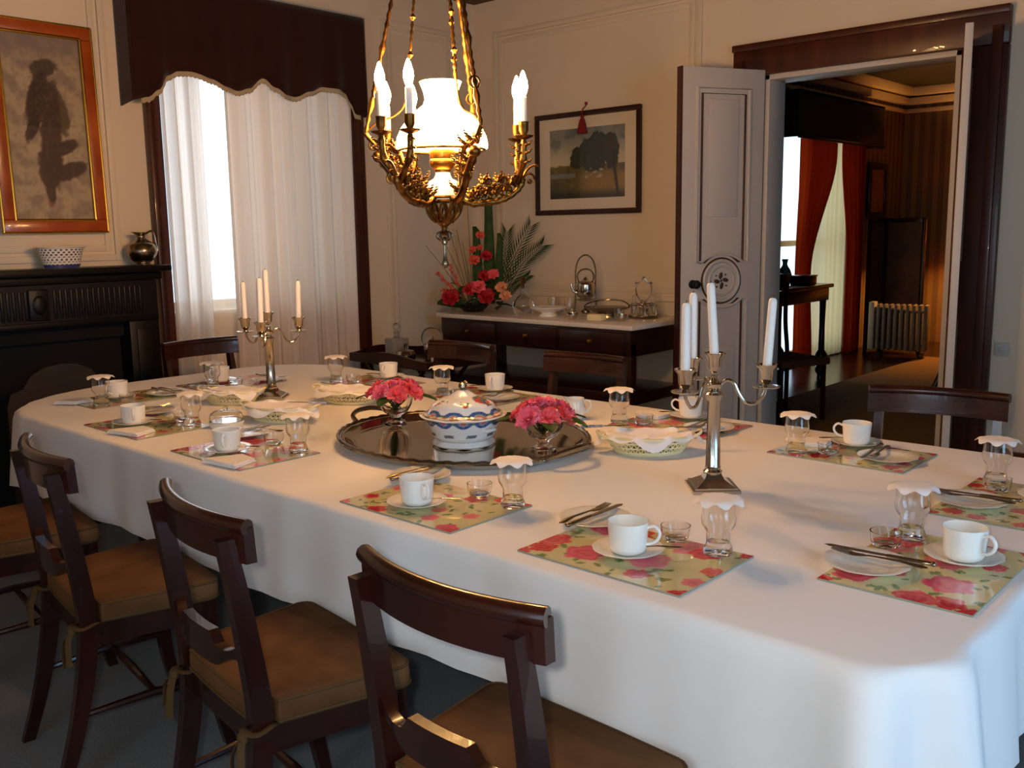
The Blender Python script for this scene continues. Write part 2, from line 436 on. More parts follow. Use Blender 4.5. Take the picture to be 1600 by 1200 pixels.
# main window: timber frame, sashes, panes
w1 = bpy.data.objects.new('window_1', None); COL.objects.link(w1); struct(w1); w1.location = (0, 0, 0)
b = MB()
b.box((XL + .03, 2.715, 1.27), (.07, .075, 2.54), .008); b.box((XL + .03, 4.15, 1.27), (.07, .10, 2.54), .008)
b.box((XL + .03, 3.43, 2.52), (.07, 1.54, .12), .008)
b.box((XL + .055, 2.70, 1.27), (.02, .03, 2.54), .006); b.box((XL + .055, 4.165, 1.27), (.02, .03, 2.54), .006)
b.build('frame', FRAMEW, w1)
b = MB()
for y in (2.79, 3.56, 4.06): b.box((XL - .14, y, 1.715), (.04, .06, 1.47))
for z in (1.01, 2.42): b.box((XL - .14, 3.425, z), (.04, 1.35, .05))
b.build('sash', WTRIM, w1)
MB().add([(XL - .14, 2.75, .98), (XL - .14, 4.1, .98), (XL - .14, 4.1, 2.45), (XL - .14, 2.75, 2.45)], [(0, 1, 2, 3)]).build('pane', PANE, w1)
def plain_window(name, axis, p, a0, a1, z0, z1):
    w = bpy.data.objects.new(name, None); COL.objects.link(w); struct(w); b = MB(); g = MB()
    def pos(a, z): return (p, a, z) if axis == 'x' else (a, p, z)
    def dim(a, z, t=.05): return (t, a, z) if axis == 'x' else (a, t, z)
    for a in (a0 + .03, (a0 + a1) / 2, a1 - .03): b.box(pos(a, (z0 + z1) / 2), dim(.06, z1 - z0))
    for z in (z0 + .03, (z0 + z1) / 2, z1 - .03): b.box(pos((a0 + a1) / 2, z), dim(a1 - a0, .06))
    b.build('sash', WTRIM, w)
    g.add([pos(a0, z0), pos(a1, z0), pos(a1, z1), pos(a0, z1)], [(0, 1, 2, 3)]).build('pane', PANE, w)
plain_window('window_2', 'x', XR + .14, .7, 2.1, .3, 2.5)
plain_window('window_3', 'y', YN - .14, -1.1, .5, .3, 2.5)

# sheer curtains in the main window
def sheer(name, y0, y1, folds, seed, label, m=SHEER, x0=XL + .075, top=2.46, bot=.02, lean=0.):
    rnd = random.Random(seed); ph = [rnd.uniform(0, TAU) for _ in range(6)]
    def fn(u, v):
        z = bot + (top - bot) * v; y = y0 + (y1 - y0) * u
        k = u * folds * TAU; y += lean * u * sstep(1.10, .92, z)
        x = x0 + .026 * sin(k + ph[0] + .5 * sin(2 * v + ph[1])) + .012 * sin(1.7 * k + ph[2] + v) + .006 * sin(3.1 * k + ph[3])
        return (x, y, z)
    o = MB().sheet(fn, int(folds * 22) + 8, 46).build(name, m, ang=80)
    return tag(o, label, 'curtain', 'sheer curtains')
sheer('sheer_curtain', 2.735, 2.985, 3.2, 3, 'narrow white sheer curtain panel on the mantelpiece side of the window')
sheer('sheer_curtain', 3.135, 4.10, 6.4, 11, 'wide white sheer curtain panel on the sideboard side of the window', SHEER_SHADED)

VEIL = cloth_sheer('thin white net', (250, 244, 240), .5, .62)
o = MB().sheet(lambda u, v: (XL + .018 + .003 * sin(u * 14), 2.93 + .26 * u, .02 + 2.44 * v), 16, 10).build('net_curtain', VEIL, ang=80)
tag(o, 'thin white net between the two sheer panels, glowing where the sky shows through', 'curtain')
# pelmet drape with scalloped, fringed hem
pts = [(2.555, 2.155), (2.64, 2.175), (2.692, 2.215), (2.762, 2.30), (2.83, 2.33), (2.898, 2.335), (3.027, 2.306), (3.12, 2.272), (3.198, 2.258), (3.276, 2.28),
       (3.368, 2.345), (3.45, 2.30), (3.53, 2.265), (3.60, 2.26), (3.70, 2.30), (3.811, 2.339), (3.92, 2.335), (3.986, 2.316), (4.025, 2.26), (4.06, 2.19), (4.155, 2.18)]
def hemz(y):
    for (a, za), (c, zb) in zip(pts, pts[1:]):
        if a <= y <= c: return za + (zb - za) * sstep(0, 1, (y - a) / (c - a))
    return pts[0][1] if y < pts[0][0] else pts[-1][1]
pel = thing('window_pelmet', 'dark brown velvet pelmet with scalloped fringed hem above the sheer curtains', 'pelmet', (XL, 3.355, 2.2))
def pf(y, v):
    z = hemz(y); z = z + (2.80 - z) * v
    return (.155 + .010 * sin(y * 21 + 2 * sin(y * 5)) * (1 - v) ** 1.2 + .004 * sin(y * 47) * (1 - v), y - 3.355, z - 2.2)
b = MB(); b.sheet(lambda u, v: pf(2.555 + 1.6 * u, v), 110, 12)
b.sheet(lambda u, v: (.155 * (1 - u) + .003, (2.555 - 3.355), hemz(2.555) - 2.2 - .02 * u + (2.80 - hemz(2.555) + .02 * u) * v), 8, 6)
b.sheet(lambda u, v: (.155 * (1 - u) + .003, (4.155 - 3.355), hemz(4.155) - 2.2 + (2.80 - hemz(4.155)) * v), 8, 6)
b.build('drape', PELMET, pel, ang=70, solid=.006)
MB().box((.08, 0, .592), (.15, 1.59, .02), .004).build('board', MAHOG2, pel)
b = MB(); b.sheet(lambda u, v: (pf(2.60 + 1.5 * u, 0)[0] - .001, pf(2.60 + 1.5 * u, 0)[1], pf(2.60 + 1.5 * u, 0)[2] - .028 + .034 * v + .003 * sin(u * 400)), 240, 3)
b.build('fringe', FRINGE, pel, solid=.004)

# parlour shell
wall_with_hole('wall_parlour_left', 'x', XPL, -.25, YB + .16, YPB + .2, ZPC, [(8.85, 10.55, .05, 2.45)], WPAPER)
wall_with_hole('wall_parlour_back', 'y', YPB, .2, XPL, XPR, ZPC, [], WPAPER)
wall_with_hole('wall_parlour_right', 'x', XPR, .2, YB + .16, YPB + .2, ZPC, [], WPAPER)
struct(MB().box(((XPL + XPR) / 2, 8.8, -.05), (XPR - XPL + .4, 6.8, .1)).build('floor_parlour', DARKFLOOR, smooth=False))
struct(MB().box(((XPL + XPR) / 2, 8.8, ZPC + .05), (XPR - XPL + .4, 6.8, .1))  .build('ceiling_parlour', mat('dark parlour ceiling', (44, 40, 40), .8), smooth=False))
trim(WTRIM, [((XPL + .07, 8.8, ZPC - .05), (.14, 6.6, .10)), ((XPL + .045, 8.8, ZPC - .16), (.09, 6.6, .08)), ((XPL + .02, 8.8, ZPC - .27), (.04, 6.6, .05))], .012)
trim(WTRIM, [(((XPL + XPR) / 2, YPB - .07, ZPC - .05), (3.9, .14, .10)), (((XPL + XPR) / 2, YPB - .045, ZPC - .16), (3.9, .09, .08)), (((XPL + XPR) / 2, YPB - .02, ZPC - .27), (3.9, .04, .05))], .012)
w4 = bpy.data.objects.new('window_4', None); COL.objects.link(w4); struct(w4)
b = MB()
for y in (8.88, 9.7, 10.52): b.box((XPL - .14, y, 1.25), (.04, .06, 2.4))
for z in (.08, 1.25, 2.42): b.box((XPL - .14, 9.7, z), (.04, 1.7, .06))
b.build('sash', WTRIM, w4)
MB().add([(XPL - .14, 8.85, .05), (XPL - .14, 10.55, .05), (XPL - .14, 10.55, 2.45), (XPL - .14, 8.85, 2.45)], [(0, 1, 2, 3)]).build('pane', PANE, w4)

# ------------------------------------------------------------------ dining table and cloth
TZ = .75
def outline():
    P = []
    def arc(cx, cy, rx, ry, a0, a1, n):
        for k in range(n + 1):
            a = a0 + (a1 - a0) * k / n; P.append((cx + rx * cos(a), cy + ry * sin(a)))
    arc(-.455 - .13, 1.41 + .13, .13, .13, -pi / 2, 0, 10)
    for k in range(1, 28): P.append((-.455, 1.54 + (2.87 - 1.54) * k / 28))
    arc(-.455 - .13, 3.0 - .13, .13, .13, 0, pi / 2, 10)
    for k in range(1, 60): P.append((-.585 + (-3.95 + .585) * k / 60, 3.0))
    arc(-3.95, 2.62, .37, .38, pi / 2, pi, 14)
    for k in range(1, 10): P.append((-4.32, 2.62 + (2.0 - 2.62) * k / 10))
    arc(-3.80, 2.0, .52, .59, pi, 1.5 * pi, 18)
    for k in range(1, 64): P.append((-3.80 + (-.585 + 3.80) * k / 64, 1.41))
    return P
OUT = outline(); NO = len(OUT)
tab = thing('dining_table', 'long dining table hidden beneath the white tablecloth', 'table', (-2.4, 2.2, 0))
cen = Vector((-2.4, 2.2))
MB().prism([(p[0] * .985 - .985 * -2.4 + 0, (p[1] - 2.2) * .975) for p in OUT], .70, .742).build('tabletop', MAHOG, tab)
MB().box((0, 0, .64), (3.1, 1.1, .10), .01).build('apron', MAHOG, tab)
for sx in (-1.25, 1.45):
    for sy in (-.42, .42):
        b = MB(); b.lathe([(.045, .6), (.05, .56), (.035, .5), (.06, .40), (.05, .2), (.03, .08), (.045, .05), (.03, 0)][::-1], 16, (sx, sy, 0)); b.build('leg', MAHOG, tab)
vs = []; fs = []
lev = [(0, 0), (.012, -.002), (.02, -.012), (.024, -.04), (.026, -.10), (.03, -.17), (.034, -.24), (.036, -.30)]
def nrm(i):
    a = Vector(OUT[i - 1]); c = Vector(OUT[(i + 1) % NO]); t = (c - a).normalized(); return Vector((t.y, -t.x))
acc = [0]
for i in range(NO): acc.append(acc[-1] + (Vector(OUT[(i + 1) % NO]) - Vector(OUT[i])).length)
PER = acc[-1]
for j, (o, dz) in enumerate(lev):
    k = j / (len(lev) - 1)
    for i in range(NO):
        n = nrm(i); s = acc[i]; x, y = OUT[i]
        f = (.5 * sin(s * 13 + 2 * sin(s * 1.7)) + .35 * sin(s * 29 + 1.3) + .4 * sin(s * 5.1)) * .014 * k ** 1.3
        corner = exp(-((x + .52) ** 2 + (y - 1.47) ** 2) / .03) + exp(-((x + 4.05) ** 2 + (y - 1.65) ** 2) / .06)
        if x > -.47: f += .010 * k * sin(s * 21) + .004 * k * sin(s * 47)
        f += corner * (.022 * k + .04 * k * sin(s * 40))
        hem = .285 - .055 * max(sstep(2.7, 2.95, y), sstep(-4.15, -4.28, x) * sstep(1.8, 2.1, y))
        d = dz * hem / .30
        if corner > .3: d *= 1 + .16 * corner * k
        q = Vector((x, y)) + n * (o + f)
        vs.append((q.x, q.y, TZ + d + (.006 * sin(s * 4.2) * k)))
for j in range(len(lev) - 1):
    for i in range(NO):
        i2 = (i + 1) % NO; fs.append((j * NO + i, j * NO + i2, (j + 1) * NO + i2, (j + 1) * NO + i))
fs.append(tuple(range(NO)))
cl = MB().add(vs, fs).build('tablecloth', LINEN, ang=75)
tag(cl, 'long white linen tablecloth hanging over the dining table', 'tablecloth')

# ------------------------------------------------------------------ dining chairs
def make_chair(name, label, loc, rz):
    t = thing(name, label, 'chair', loc, rz, 'mahogany dining chairs round the table')
    def bow(x): return .042 * (x / .215) ** 2 - .008      # rails curve round the sitter
    n = 17; xs = [-.214 + .428 * k / (n - 1) for k in range(n)]
    b = MB()
    b.slab([(x, bow(x) - .002, .872) for x in xs], [(x, bow(x) + .002, .800) for x in xs], (0, .011, 0), (0, -.011, 0))
    b.tube([(x, bow(x) - .004, .874) for x in xs], .0165, 10)
    b.build('top_rail', MAHOG, t, ang=50)
    b = MB(); ys = []
    xm = [-.18 + .36 * k / 36 for k in range(37)]
    def zt(x):
        a = abs(x)
        if a < .075: return .628
        if a < .082: return .616
        return .598 + .034 * ((a - .115) / .065) ** 2 if a > .05 else .6
    def zb(x):
        a = abs(x)
        return .556 if a < .08 else .556 + .03 * sstep(.08, .15, a)
    b.slab([(x, .010 + bow(x), zt(x)) for x in xm], [(x, .012 + bow(x), zb(x)) for x in xm], (0, .011, 0), (0, -.011, 0))
    b.build('middle_rail', MAHOG, t, ang=30)
    for s in (-1, 1):
        b = MB()
        P = spline([(s * .183, -.006, .850), (s * .183, .010, .76), (s * .183, .030, .62), (s * .183, .045, .47), (s * .181, .034, .33), (s * .179, -.002, .16), (s * .178, -.052, 0.002)], 6)
        ra = [.0115 + .0045 * sin(pi * min(1, max(0, (p.z) / .9))) for p in P]
        vs = []; fs = []
        for p, r in zip(P, ra):
            for dx, dy in ((-1, -1.4), (1, -1.4), (1, 1.4), (-1, 1.4)): vs.append((p.x + dx * r, p.y + dy * r, p.z))
        for i in range(len(P) - 1):
            for k in range(4): fs.append((i * 4 + k, i * 4 + (k + 1) % 4, i * 4 + 4 + (k + 1) % 4, i * 4 + 4 + k))
        fs += [(0, 1, 2, 3), tuple(len(vs) - 4 + k for k in range(4))]
        b.add(vs, fs); b.build('back_post', MAHOG, t, ang=30)
        b = MB()
        P = spline([(s * .205, .35, .44), (s * .206, .355, .30), (s * .207, .365, .14), (s * .208, .39, .002)], 5); vs = []; fs = []
        for i, p in enumerate(P):
            r = .021 - .006 * i / (len(P) - 1)
            for dx, dy in ((-1, -1), (1, -1), (1, 1), (-1, 1)): vs.append((p.x + dx * r, p.y + dy * r, p.z))
        for i in range(len(P) - 1):
            for k in range(4): fs.append((i * 4 + k, i * 4 + (k + 1) % 4, i * 4 + 4 + (k + 1) % 4, i * 4 + 4 + k))
        fs += [(0, 1, 2, 3), tuple(len(vs) - 4 + k for k in range(4))]
        b.add(vs, fs); b.build('leg', MAHOG, t, ang=30)
        b = MB(); b.tube([(s * .18, .02, .20), (s * .19, .2, .21), (s * .205, .36, .20)], [.008, .012, .008], 8); b.build('stretcher', MAHOG, t)
    b = MB(); b.tube([(-.19, .2, .208), (0, .2, .21), (.19, .2, .208)], [.008, .012, .008], 8); b.build('stretcher', MAHOG, t)
    b = MB()
    b.slab([(-.185, .05, .445), (-.215, .36, .445)], [(-.185, .05, .385), (-.215, .36, .385)], (-.012, 0, 0), (.012, 0, 0))
    b.slab([(.185, .05, .445), (.215, .36, .445)], [(.185, .05, .385), (.215, .36, .385)], (-.012, 0, 0), (.012, 0, 0))
    b.box((0, .05, .415), (.36, .024, .06)); b.box((0, .36, .415), (.43, .026, .06), .004); b.box((0, .205, .438), (.38, .31, .012))
    b.build('seat_frame', MAHOG, t, ang=30)
    # squab cushion, notched round the posts
    def rim(ins=0):
        P = []
        def cor(cx, cy, r, a0, a1):
            for k in range(5): a = a0 + (a1 - a0) * k / 4; P.append((cx + (r - ins) * cos(a), cy + (r - ins) * sin(a)))
        cor(-.15, .062, .012 + ins, pi, 1.5 * pi) if 0 else None
        P += [(-.155 + ins, .035 + ins)]
        P += [(-.05, .032 + ins), (.05, .032 + ins), (.155 - ins, .035 + ins), (.157 - ins, .075 + ins), (.203 - ins, .078 + ins)]
        cor(.212, .350, .03, 0, pi / 2)
        P += [(.07, .384 - ins), (-.07, .384 - ins)]
        cor(-.212, .350, .03, pi / 2, pi)
        P += [(-.203 + ins, .078 + ins), (-.157 + ins, .075 + ins)]
        return P
    R0 = rim(); N = len(R0); c = (0, .21)
    b = MB(); vs = []; fs = []
    rings = [(1.0, .446), (1.008, .452), (1.012, .468), (1.005, .490), (.985, .497), (.9, .501), (.6, .505), (.25, .507)]
    for k, z in rings: vs += [(c[0] + (x - c[0]) * k, c[1] + (y - c[1]) * k, z + (.003 * noise.noise((x * 9, y * 9, k * 3)) if k < .95 else 0)) for x, y in R0]
    for j in range(len(rings) - 1):
        for i in range(N): i2 = (i + 1) % N; fs.append((j * N + i, j * N + i2, (j + 1) * N + i2, (j + 1) * N + i))
    fs.append(tuple((len(rings) - 1) * N + i for i in range(N))); fs.append(tuple(range(N))[::-1])
    cu = b.add(vs, fs).build('cushion', VELVET, t, ang=60)
    q = MB()
    for z, k in ((.495, .997), (.452, 1.01)): q.tube([(c[0] + (x - c[0]) * k, c[1] + (y - c[1]) * k, z) for x, y in R0], .0035, 6, closed=True)
    q.build('piping', PIPING, cu)
    for s in (-1, 1):
        q = MB()
        q.tube([(s * (.183 + .026 * cos(a)), .043 + .034 * sin(a), .445 + .004 * sin(3 * a)) for a in [TAU * k / 16 for k in range(16)]], .009, 6, flat=.35, closed=True)
        q.sph((s * .186, .006, .435), (.016, .012, .014), 10, 6)
        q.tube(spline([(s * .186, .004, .435), (s * .172, -.012, .40), (s * .176, -.016, .34)], 4), [.004] + [.009] * 7 + [.011], 6, flat=.3)
        q.tube(spline([(s * .188, .004, .435), (s * .206, -.010, .41), (s * .212, -.012, .355)], 4), [.004] + [.008] * 7 + [.010], 6, flat=.3)
        q.build('tie', PIPING, t)
    return t
def place_chair(first, loc, rz, label):
    return dup(first, loc, rz, label)
ch = make_chair('dining_chair', 'mahogany chair with brown cushion, last of the cushioned row, farthest from the fireplace', (-1.065, .975, 0), -.02)
place_chair(ch, (-1.785, .957, 0), -.14, 'mahogany chair with brown cushion, third of the cushioned row from the fireplace')
place_chair(ch, (-2.575, .957, 0), -.15, 'mahogany chair with brown cushion, second of the cushioned row from the fireplace')
place_chair(ch, (-3.31, .957, 0), -.12, 'mahogany chair with brown cushion, beside the fireplace end, cut by the picture edge')
place_chair(ch, (-3.33, 3.30, 0), pi + .02, 'mahogany dining chair with its back towards the small butler tray table')
place_chair(ch, (-2.56, 3.30, 0), pi + .05, 'mahogany dining chair with its back towards the marble topped sideboard')
place_chair(ch, (-1.06, 3.27, 0), pi + .2, 'mahogany dining chair with its back to the open doorway')
place_chair(ch, (-4.60, 2.58, 0), -pi / 2, 'mahogany dining chair standing before the bright sheer curtains')

# ------------------------------------------------------------------ place settings
def rose_fn(seed, w, d):
    rnd = random.Random(seed)
    cols = [(214, 40, 58), (226, 74, 84), (236, 130, 130), (206, 28, 36), (232, 96, 80), (222, 70, 110)]
    roses = []
    for gx in range(4):
        for gy in range(3):
            roses.append((w * (gx + .5 + rnd.uniform(-.4, .4)) / 4, d * (gy + .5 + rnd.uniform(-.4, .4)) / 3,
                          rnd.choice((.018, .022, .028, .042)) * rnd.uniform(.85, 1.15), cols[rnd.randrange(6)], rnd.uniform(0, TAU)))
    for cx, cy in ((0, 0), (w, d), (w, 0), (0, d)): roses.append((cx, cy, .028, (204, 34, 36), 0))
    leaves = []
    for _ in range(60): leaves.append((rnd.uniform(0, w), rnd.uniform(0, d), rnd.uniform(0, pi), rnd.uniform(.008, .015)))
    def fn(co):
        x, y = co.x, co.y
        c = mix((206, 198, 140), (224, 212, 160), .5 + .5 * noise.noise((x * 25, y * 25, seed)))
        for lx, ly, a, r in leaves:
            dx, dy = x - lx, y - ly; u = dx * cos(a) + dy * sin(a); v = -dx * sin(a) + dy * cos(a)
            if (u / r) ** 2 + (v / (r * .45)) ** 2 < 1: c = mix((122, 146, 70), (86, 116, 52), abs(v) / (r * .45))
        for rx, ry, r, rc, ph in roses:
            dx, dy = x - rx, y - ry; q = sqrt(dx * dx + dy * dy); a = atan2(dy, dx)
            e = r * (1 + .10 * sin(5 * a + ph) + .05 * sin(9 * a))
            if q < e:
                p = .5 + .5 * sin(q / r * 13 + 1.2 * sin(2 * a + ph) + .8 * sin(3 * a))
                c = mix(rc, (244, 170, 160), .42 * p * p); c = mix(c, (150, 14, 34), .25 * (1 - q / r))
        return lin(c)
    return fn
MW, MD = .405, .285
def mat_mesh(seed):
    b = MB(); b.mi = 0
    b.sheet(lambda u, v: (MW * u, MD * v, .0042), 110, 78)
    b.mi = 1; b.box((MW / 2, MD / 2, .002), (MW, MD, .004))
    me = b.mesh('place_mat', [MATM, MATB], 30)
    o = bpy.data.objects.new('tmp', me); paint(o, rose_fn(seed, MW, MD)); bpy.data.objects.remove(o)
    return me
MATMESH = [mat_mesh(3), mat_mesh(8)]
def single(name, me, loc, rz, label, cat, group=None):
    o = bpy.data.objects.new(name, me); COL.objects.link(o); o.location = loc; o.rotation_euler = (0, 0, rz)
    return tag(o, label, cat, group)

CUPM = MB().lathe([(0, .004), (.026, .004), (.028, 0), (.0315, .0015), (.0375, .006), (.0395, .013), (.0410, .035), (.0435, .066), (.0435, .068), (.0420, .068), (.0395, .035), (.0375, .014), (.034, .009), (0, .008)], 40).mesh('bowl', CHINA, 50)
HANDM = MB().tube(spline([(.0405, 0, .056), (.056, 0, .061), (.067, 0, .05), (.065, 0, .036), (.054, 0, .025), (.0385, 0, .021)], 6), .0048, 8, flat=.75).mesh('handle', CHINA, 60)
SAUCM = MB().lathe([(0, .004), (.028, .004), (.030, 0), (.034, .001), (.056, .010), (.074, .016), (.0755, .0175), (.074, .018), (.054, .0125), (.034, .006), (0, .006)], 40,
                   wob=lambda a, j, r, z: (1 + (.012 * cos(12 * a) if r > .07 else 0), .0006 * cos(24 * a) if .04 < r < .07 else 0)).mesh('saucer', CHINA, 50)
PLATM = MB().lathe([(0, .004), (.044, .004), (.046, 0), (.050, .001), (.058, .006), (.083, .013), (.0845, .0145), (.083, .015), (.056, .009), (.048, .006), (0, .006)], 44,
                   wob=lambda a, j, r, z: (1 + (.012 * cos(12 * a) if r > .08 else 0), .0007 * cos(28 * a) if .055 < r < .083 else 0)).mesh('side_plate', CHINA, 50)
def flute(a, j, r, z): return (1 + .03 * (1 if .012 < z < .05 else .15) * cos(10 * a), 0)
GLM = MB().lathe([(0, .004), (.026, .002), (.030, .0), (.031, .008), (.0275, .016), (.0245, .024), (.0245, .046), (.030, .054), (.0355, .064), (.0365, .078), (.0345, .088), (.0345, .118), (.0328, .118), (.0328, .088), (.0345, .078),
                  (.0335, .066), (.028, .057), (.0225, .049), (.0225, .026), (.0, .020)], 40, wob=flute).mesh('tumbler', GLASS, 60)
def doil(u, v):
    r = .053 * v * (1 + .07 * cos(8 * TAU * u)); z = .119
    if v > .66: z -= .009 * ((v - .66) / .34) ** 1.4 * (.75 + .45 * cos(8 * TAU * u))
    return (r * cos(TAU * u), r * sin(TAU * u), z + .001)
DOIM = MB().sheet(doil, 64, 10, closed_u=True)
DOIM.f.append([i for i in range(64)]); DOIM.m.append(0); DOIM = DOIM.mesh('lace_cover', LACE, 80)
BOWM = MB().lathe([(0, .004), (.020, .003), (.022, 0), (.025, .002), (.030, .010), (.0315, .022), (.033, .034), (.0305, .034), (.029, .022), (.026, .012), (0, .010)], 32,
                  wob=lambda a, j, r, z: (1 + (.03 * cos(8 * a) if .005 < z < .03 and r > .02 else 0), 0)).mesh('butter_pot', GLASS, 60)
KB = MB(); KB.mi = 0
KB.tube([(0, .085, 0), (0, .095, 0), (0, .20, 0), (0, .212, .0)], [.006, .0075, .0085, .001], 10, flat=.16)
KNB = KB.mesh('blade', STEELK, 50)
KH = MB(); KH.tube([(0, -.004, 0), (0, 0, 0), (0, .02, 0), (0, .075, 0), (0, .086, 0)], [.003, .0065, .006, .0052, .0045], 10, flat=.65)
KH.sph((0, -.003, 0), (.0078, .006, .005), 8, 6); KNH = KH.mesh('handle', DSTEEL, 50)
FB = MB(); FB.tube([(0, .11, .001), (0, .125, 0), (0, .140, -.001), (0, .148, 0)], [.003, .009, .0105, .0095], 10, flat=.2)
for q in (-1.5, -.5, .5, 1.5): FB.tube([(q * .0055, .146, 0), (q * .0056, .165, .002), (q * .0052, .184, .005)], [.002, .0018, .001], 6)
FKB = FB.mesh('tines', STEELK, 50)
FKH = MB().tube([(0, -.002, 0), (0, .01, .0), (0, .05, .003), (0, .112, .002)], [.003, .0075, .0048, .003], 10, flat=.45).mesh('handle', DSTEEL, 50)
SPB = MB().sph((0, .105, .001), (.0115, .018, .0035), 14, 8).mesh('spoon_bowl', SILVER, 60)
SPH = MB().tube([(0, -.002, .004), (0, .01, .004), (0, .05, .005), (0, .09, .002)], [.003, .006, .003, .0025], 8, flat=.4).mesh('handle', SILVER, 50)
NB = MB()
for k, (s, dz, r) in enumerate(((1, 0, 0), (.97, .004, .03), (.93, .008, -.02))):
    M = Matrix.Rotation(r, 4, 'Z') @ T(0, 0, dz)
    NB.prism([(-.075 * s, -.045 * s), (.085 * s, -.045 * s), (.06 * s, .05 * s), (-.02 * s, .065 * s)], 0.0005, .004, M=M)
NAPM = NB.mesh('folded_napkin', NAPK, 40)

def piece(name, label, cat, group, loc, rz, meshes):
    t = thing(name, label, cat, loc, rz, group)
    for n, me in meshes:
        o = bpy.data.objects.new(n, me); COL.objects.link(o); o.parent = t
    return t
def setting(org, rz, where, sc=(.195, .115), pl=(.03, .245), gl=(.338, .255), pot=(.225, .268), kn=None, nap=None, handle=0., seed=0, spoon=True, lid=True, k2=0.):
    R = RZ(rz)
    def W(x, y, z=0): v = R @ Vector((x, y, 0)); return (org[0] + v.x, org[1] + v.y, TZ + z)
    single('place_mat', MATMESH[seed % 2], W(0, 0), rz, 'rose patterned place mat ' + where, 'place mat', 'rose place mats')
    onm = lambda p: .0045 if -.01 < p[0] < MW + .01 and -.01 < p[1] < MD + .01 else .001
    z = .0045
    single('saucer', SAUCM, W(*sc, z), rz, 'white saucer under the teacup ' + where, 'saucer', 'white saucers')
    c = piece('teacup', 'white teacup ' + where, 'cup', 'white teacups', W(sc[0], sc[1], z + .0065), rz + handle, [('bowl', CUPM), ('handle', HANDM)])
    single('side_plate', PLATM, W(*pl, .0048 if onm(pl) > .002 or pl[0] < .09 else .001), rz, 'white side plate ' + where, 'plate', 'white side plates')
    kx, ky = kn if kn else (pl[0] - .008, pl[1] - .105)
    piece('table_knife', 'table knife lying on the side plate ' + where, 'knife', 'table knives', W(kx + .012, ky, .0245), rz + .02 + k2, [('blade', KNB), ('handle', KNH)])
    piece('table_fork', 'fork lying on the side plate ' + where, 'fork', 'forks', W(kx - .014, ky + .002, .0235), rz + .0 + k2, [('tines', FKB), ('handle', FKH)])
    if spoon:
        piece('teaspoon', 'silver teaspoon on the saucer ' + where, 'spoon', 'teaspoons', W(sc[0] + .095, sc[1] + .055, z + .019), rz + 2.2, [('spoon_bowl', SPB), ('handle', SPH)])
    single('glass_tumbler', GLM, W(*gl, onm(gl)), rz, 'footed glass tumbler ' + where, 'glass', 'footed glass tumblers')
    if lid:
        single('lace_cover', DOIM, W(gl[0], gl[1], onm(gl)), rz + .2 * seed, 'white scalloped lace cover on the tumbler ' + where, 'glass cover', 'lace glass covers')
    single('butter_pot', BOWM, W(*pot, onm(pot)), rz, 'small round glass pot ' + where, 'pot', 'small glass pots')
    if nap:
        single('folded_napkin', NAPM, W(nap[0], nap[1], onm(nap) + .0005), rz + nap[2], 'folded white napkin ' + where, 'napkin', 'folded white napkins')

setting((-1.316, 1.45), 0, 'before the last cushioned chair from the fireplace', sc=(.20, .125), pl=(.01, .262), handle=.35, seed=0)
setting((-1.918, 1.44), 0, 'before the third cushioned chair from the fireplace', sc=(.19, .095), pl=(-.005, .285), gl=(.375, .246), pot=(.245, .262), handle=-.3, seed=1)
setting((-2.81, 1.455), 0, 'before the second cushioned chair from the fireplace', sc=(.175, .10), pl=(.0, .27), gl=(.34, .25), pot=(.19, .26), handle=-.75, nap=(.30, .03, .1), seed=0)
setting((-3.46, 1.465), 0, 'before the cushioned chair nearest the fireplace', sc=(.165, .11), pl=(.0, .27), gl=(.335, .245), pot=(.24, .26), handle=-.45, nap=(.29, .04, .2), seed=1)
setting((-.472, 1.70), pi / 2, 'at the table end opposite the window, chair-row side', sc=(.272, .10), pl=(.115, .235), gl=(.357, .235), pot=(.265, .255), handle=-1.9, kn=(.150, .125), seed=0, k2=.06)
setting((-.466, 2.275), pi / 2, 'at the table end opposite the window, doorway side', sc=(.272, .08), pl=(.13, .225), gl=(.372, .235), pot=(.30, .21), handle=-1.5, kn=(.150, .125), seed=1, k2=.06)
setting((-.928, 2.888), pi, 'before the chair backing onto the doorway', sc=(.228, .045), pl=(.085, .165), gl=(.335, .232), pot=(.248, .2), handle=.35, nap=(.34, .09, .6), kn=(.135, .06), seed=1, k2=.1)
setting((-1.555, 2.93), pi, 'beyond the candelabra standing near the table end', sc=(.23, .03), pl=(.075, .165), gl=(.40, .228), pot=(.30, .22), handle=.4, nap=(.35, .07, .4), kn=(.12, .05), seed=0, k2=.1)
setting((-2.52, 2.935), pi, 'beyond the lidded tureen, facing the sideboard', sc=(.23, .03), pl=(.08, .165), gl=(.352, .222), pot=(.27, .2), handle=2., kn=(.12, .05), seed=1, k2=.1)
setting((-3.17, 2.89), pi, 'beyond the flower vase, facing the butler tray', sc=(.22, .03), pl=(.08, .17), gl=(.35, .235), pot=(.27, .2), handle=2., kn=(.12, .05), seed=0, k2=.1)
setting((-4.033, 2.04), -pi / 2, 'at the window end beside the fireplace', sc=(.235, .13), pl=(.06, .21), gl=(.345, .222), pot=(.25, .25), handle=.5, nap=(.375, .07, .3), seed=1)
setting((-4.03, 2.54), -pi / 2, 'at the window end before the bright curtains', sc=(.235, .10), pl=(.05, .23), gl=(.345, .222), pot=(.25, .25), handle=.2, seed=0)

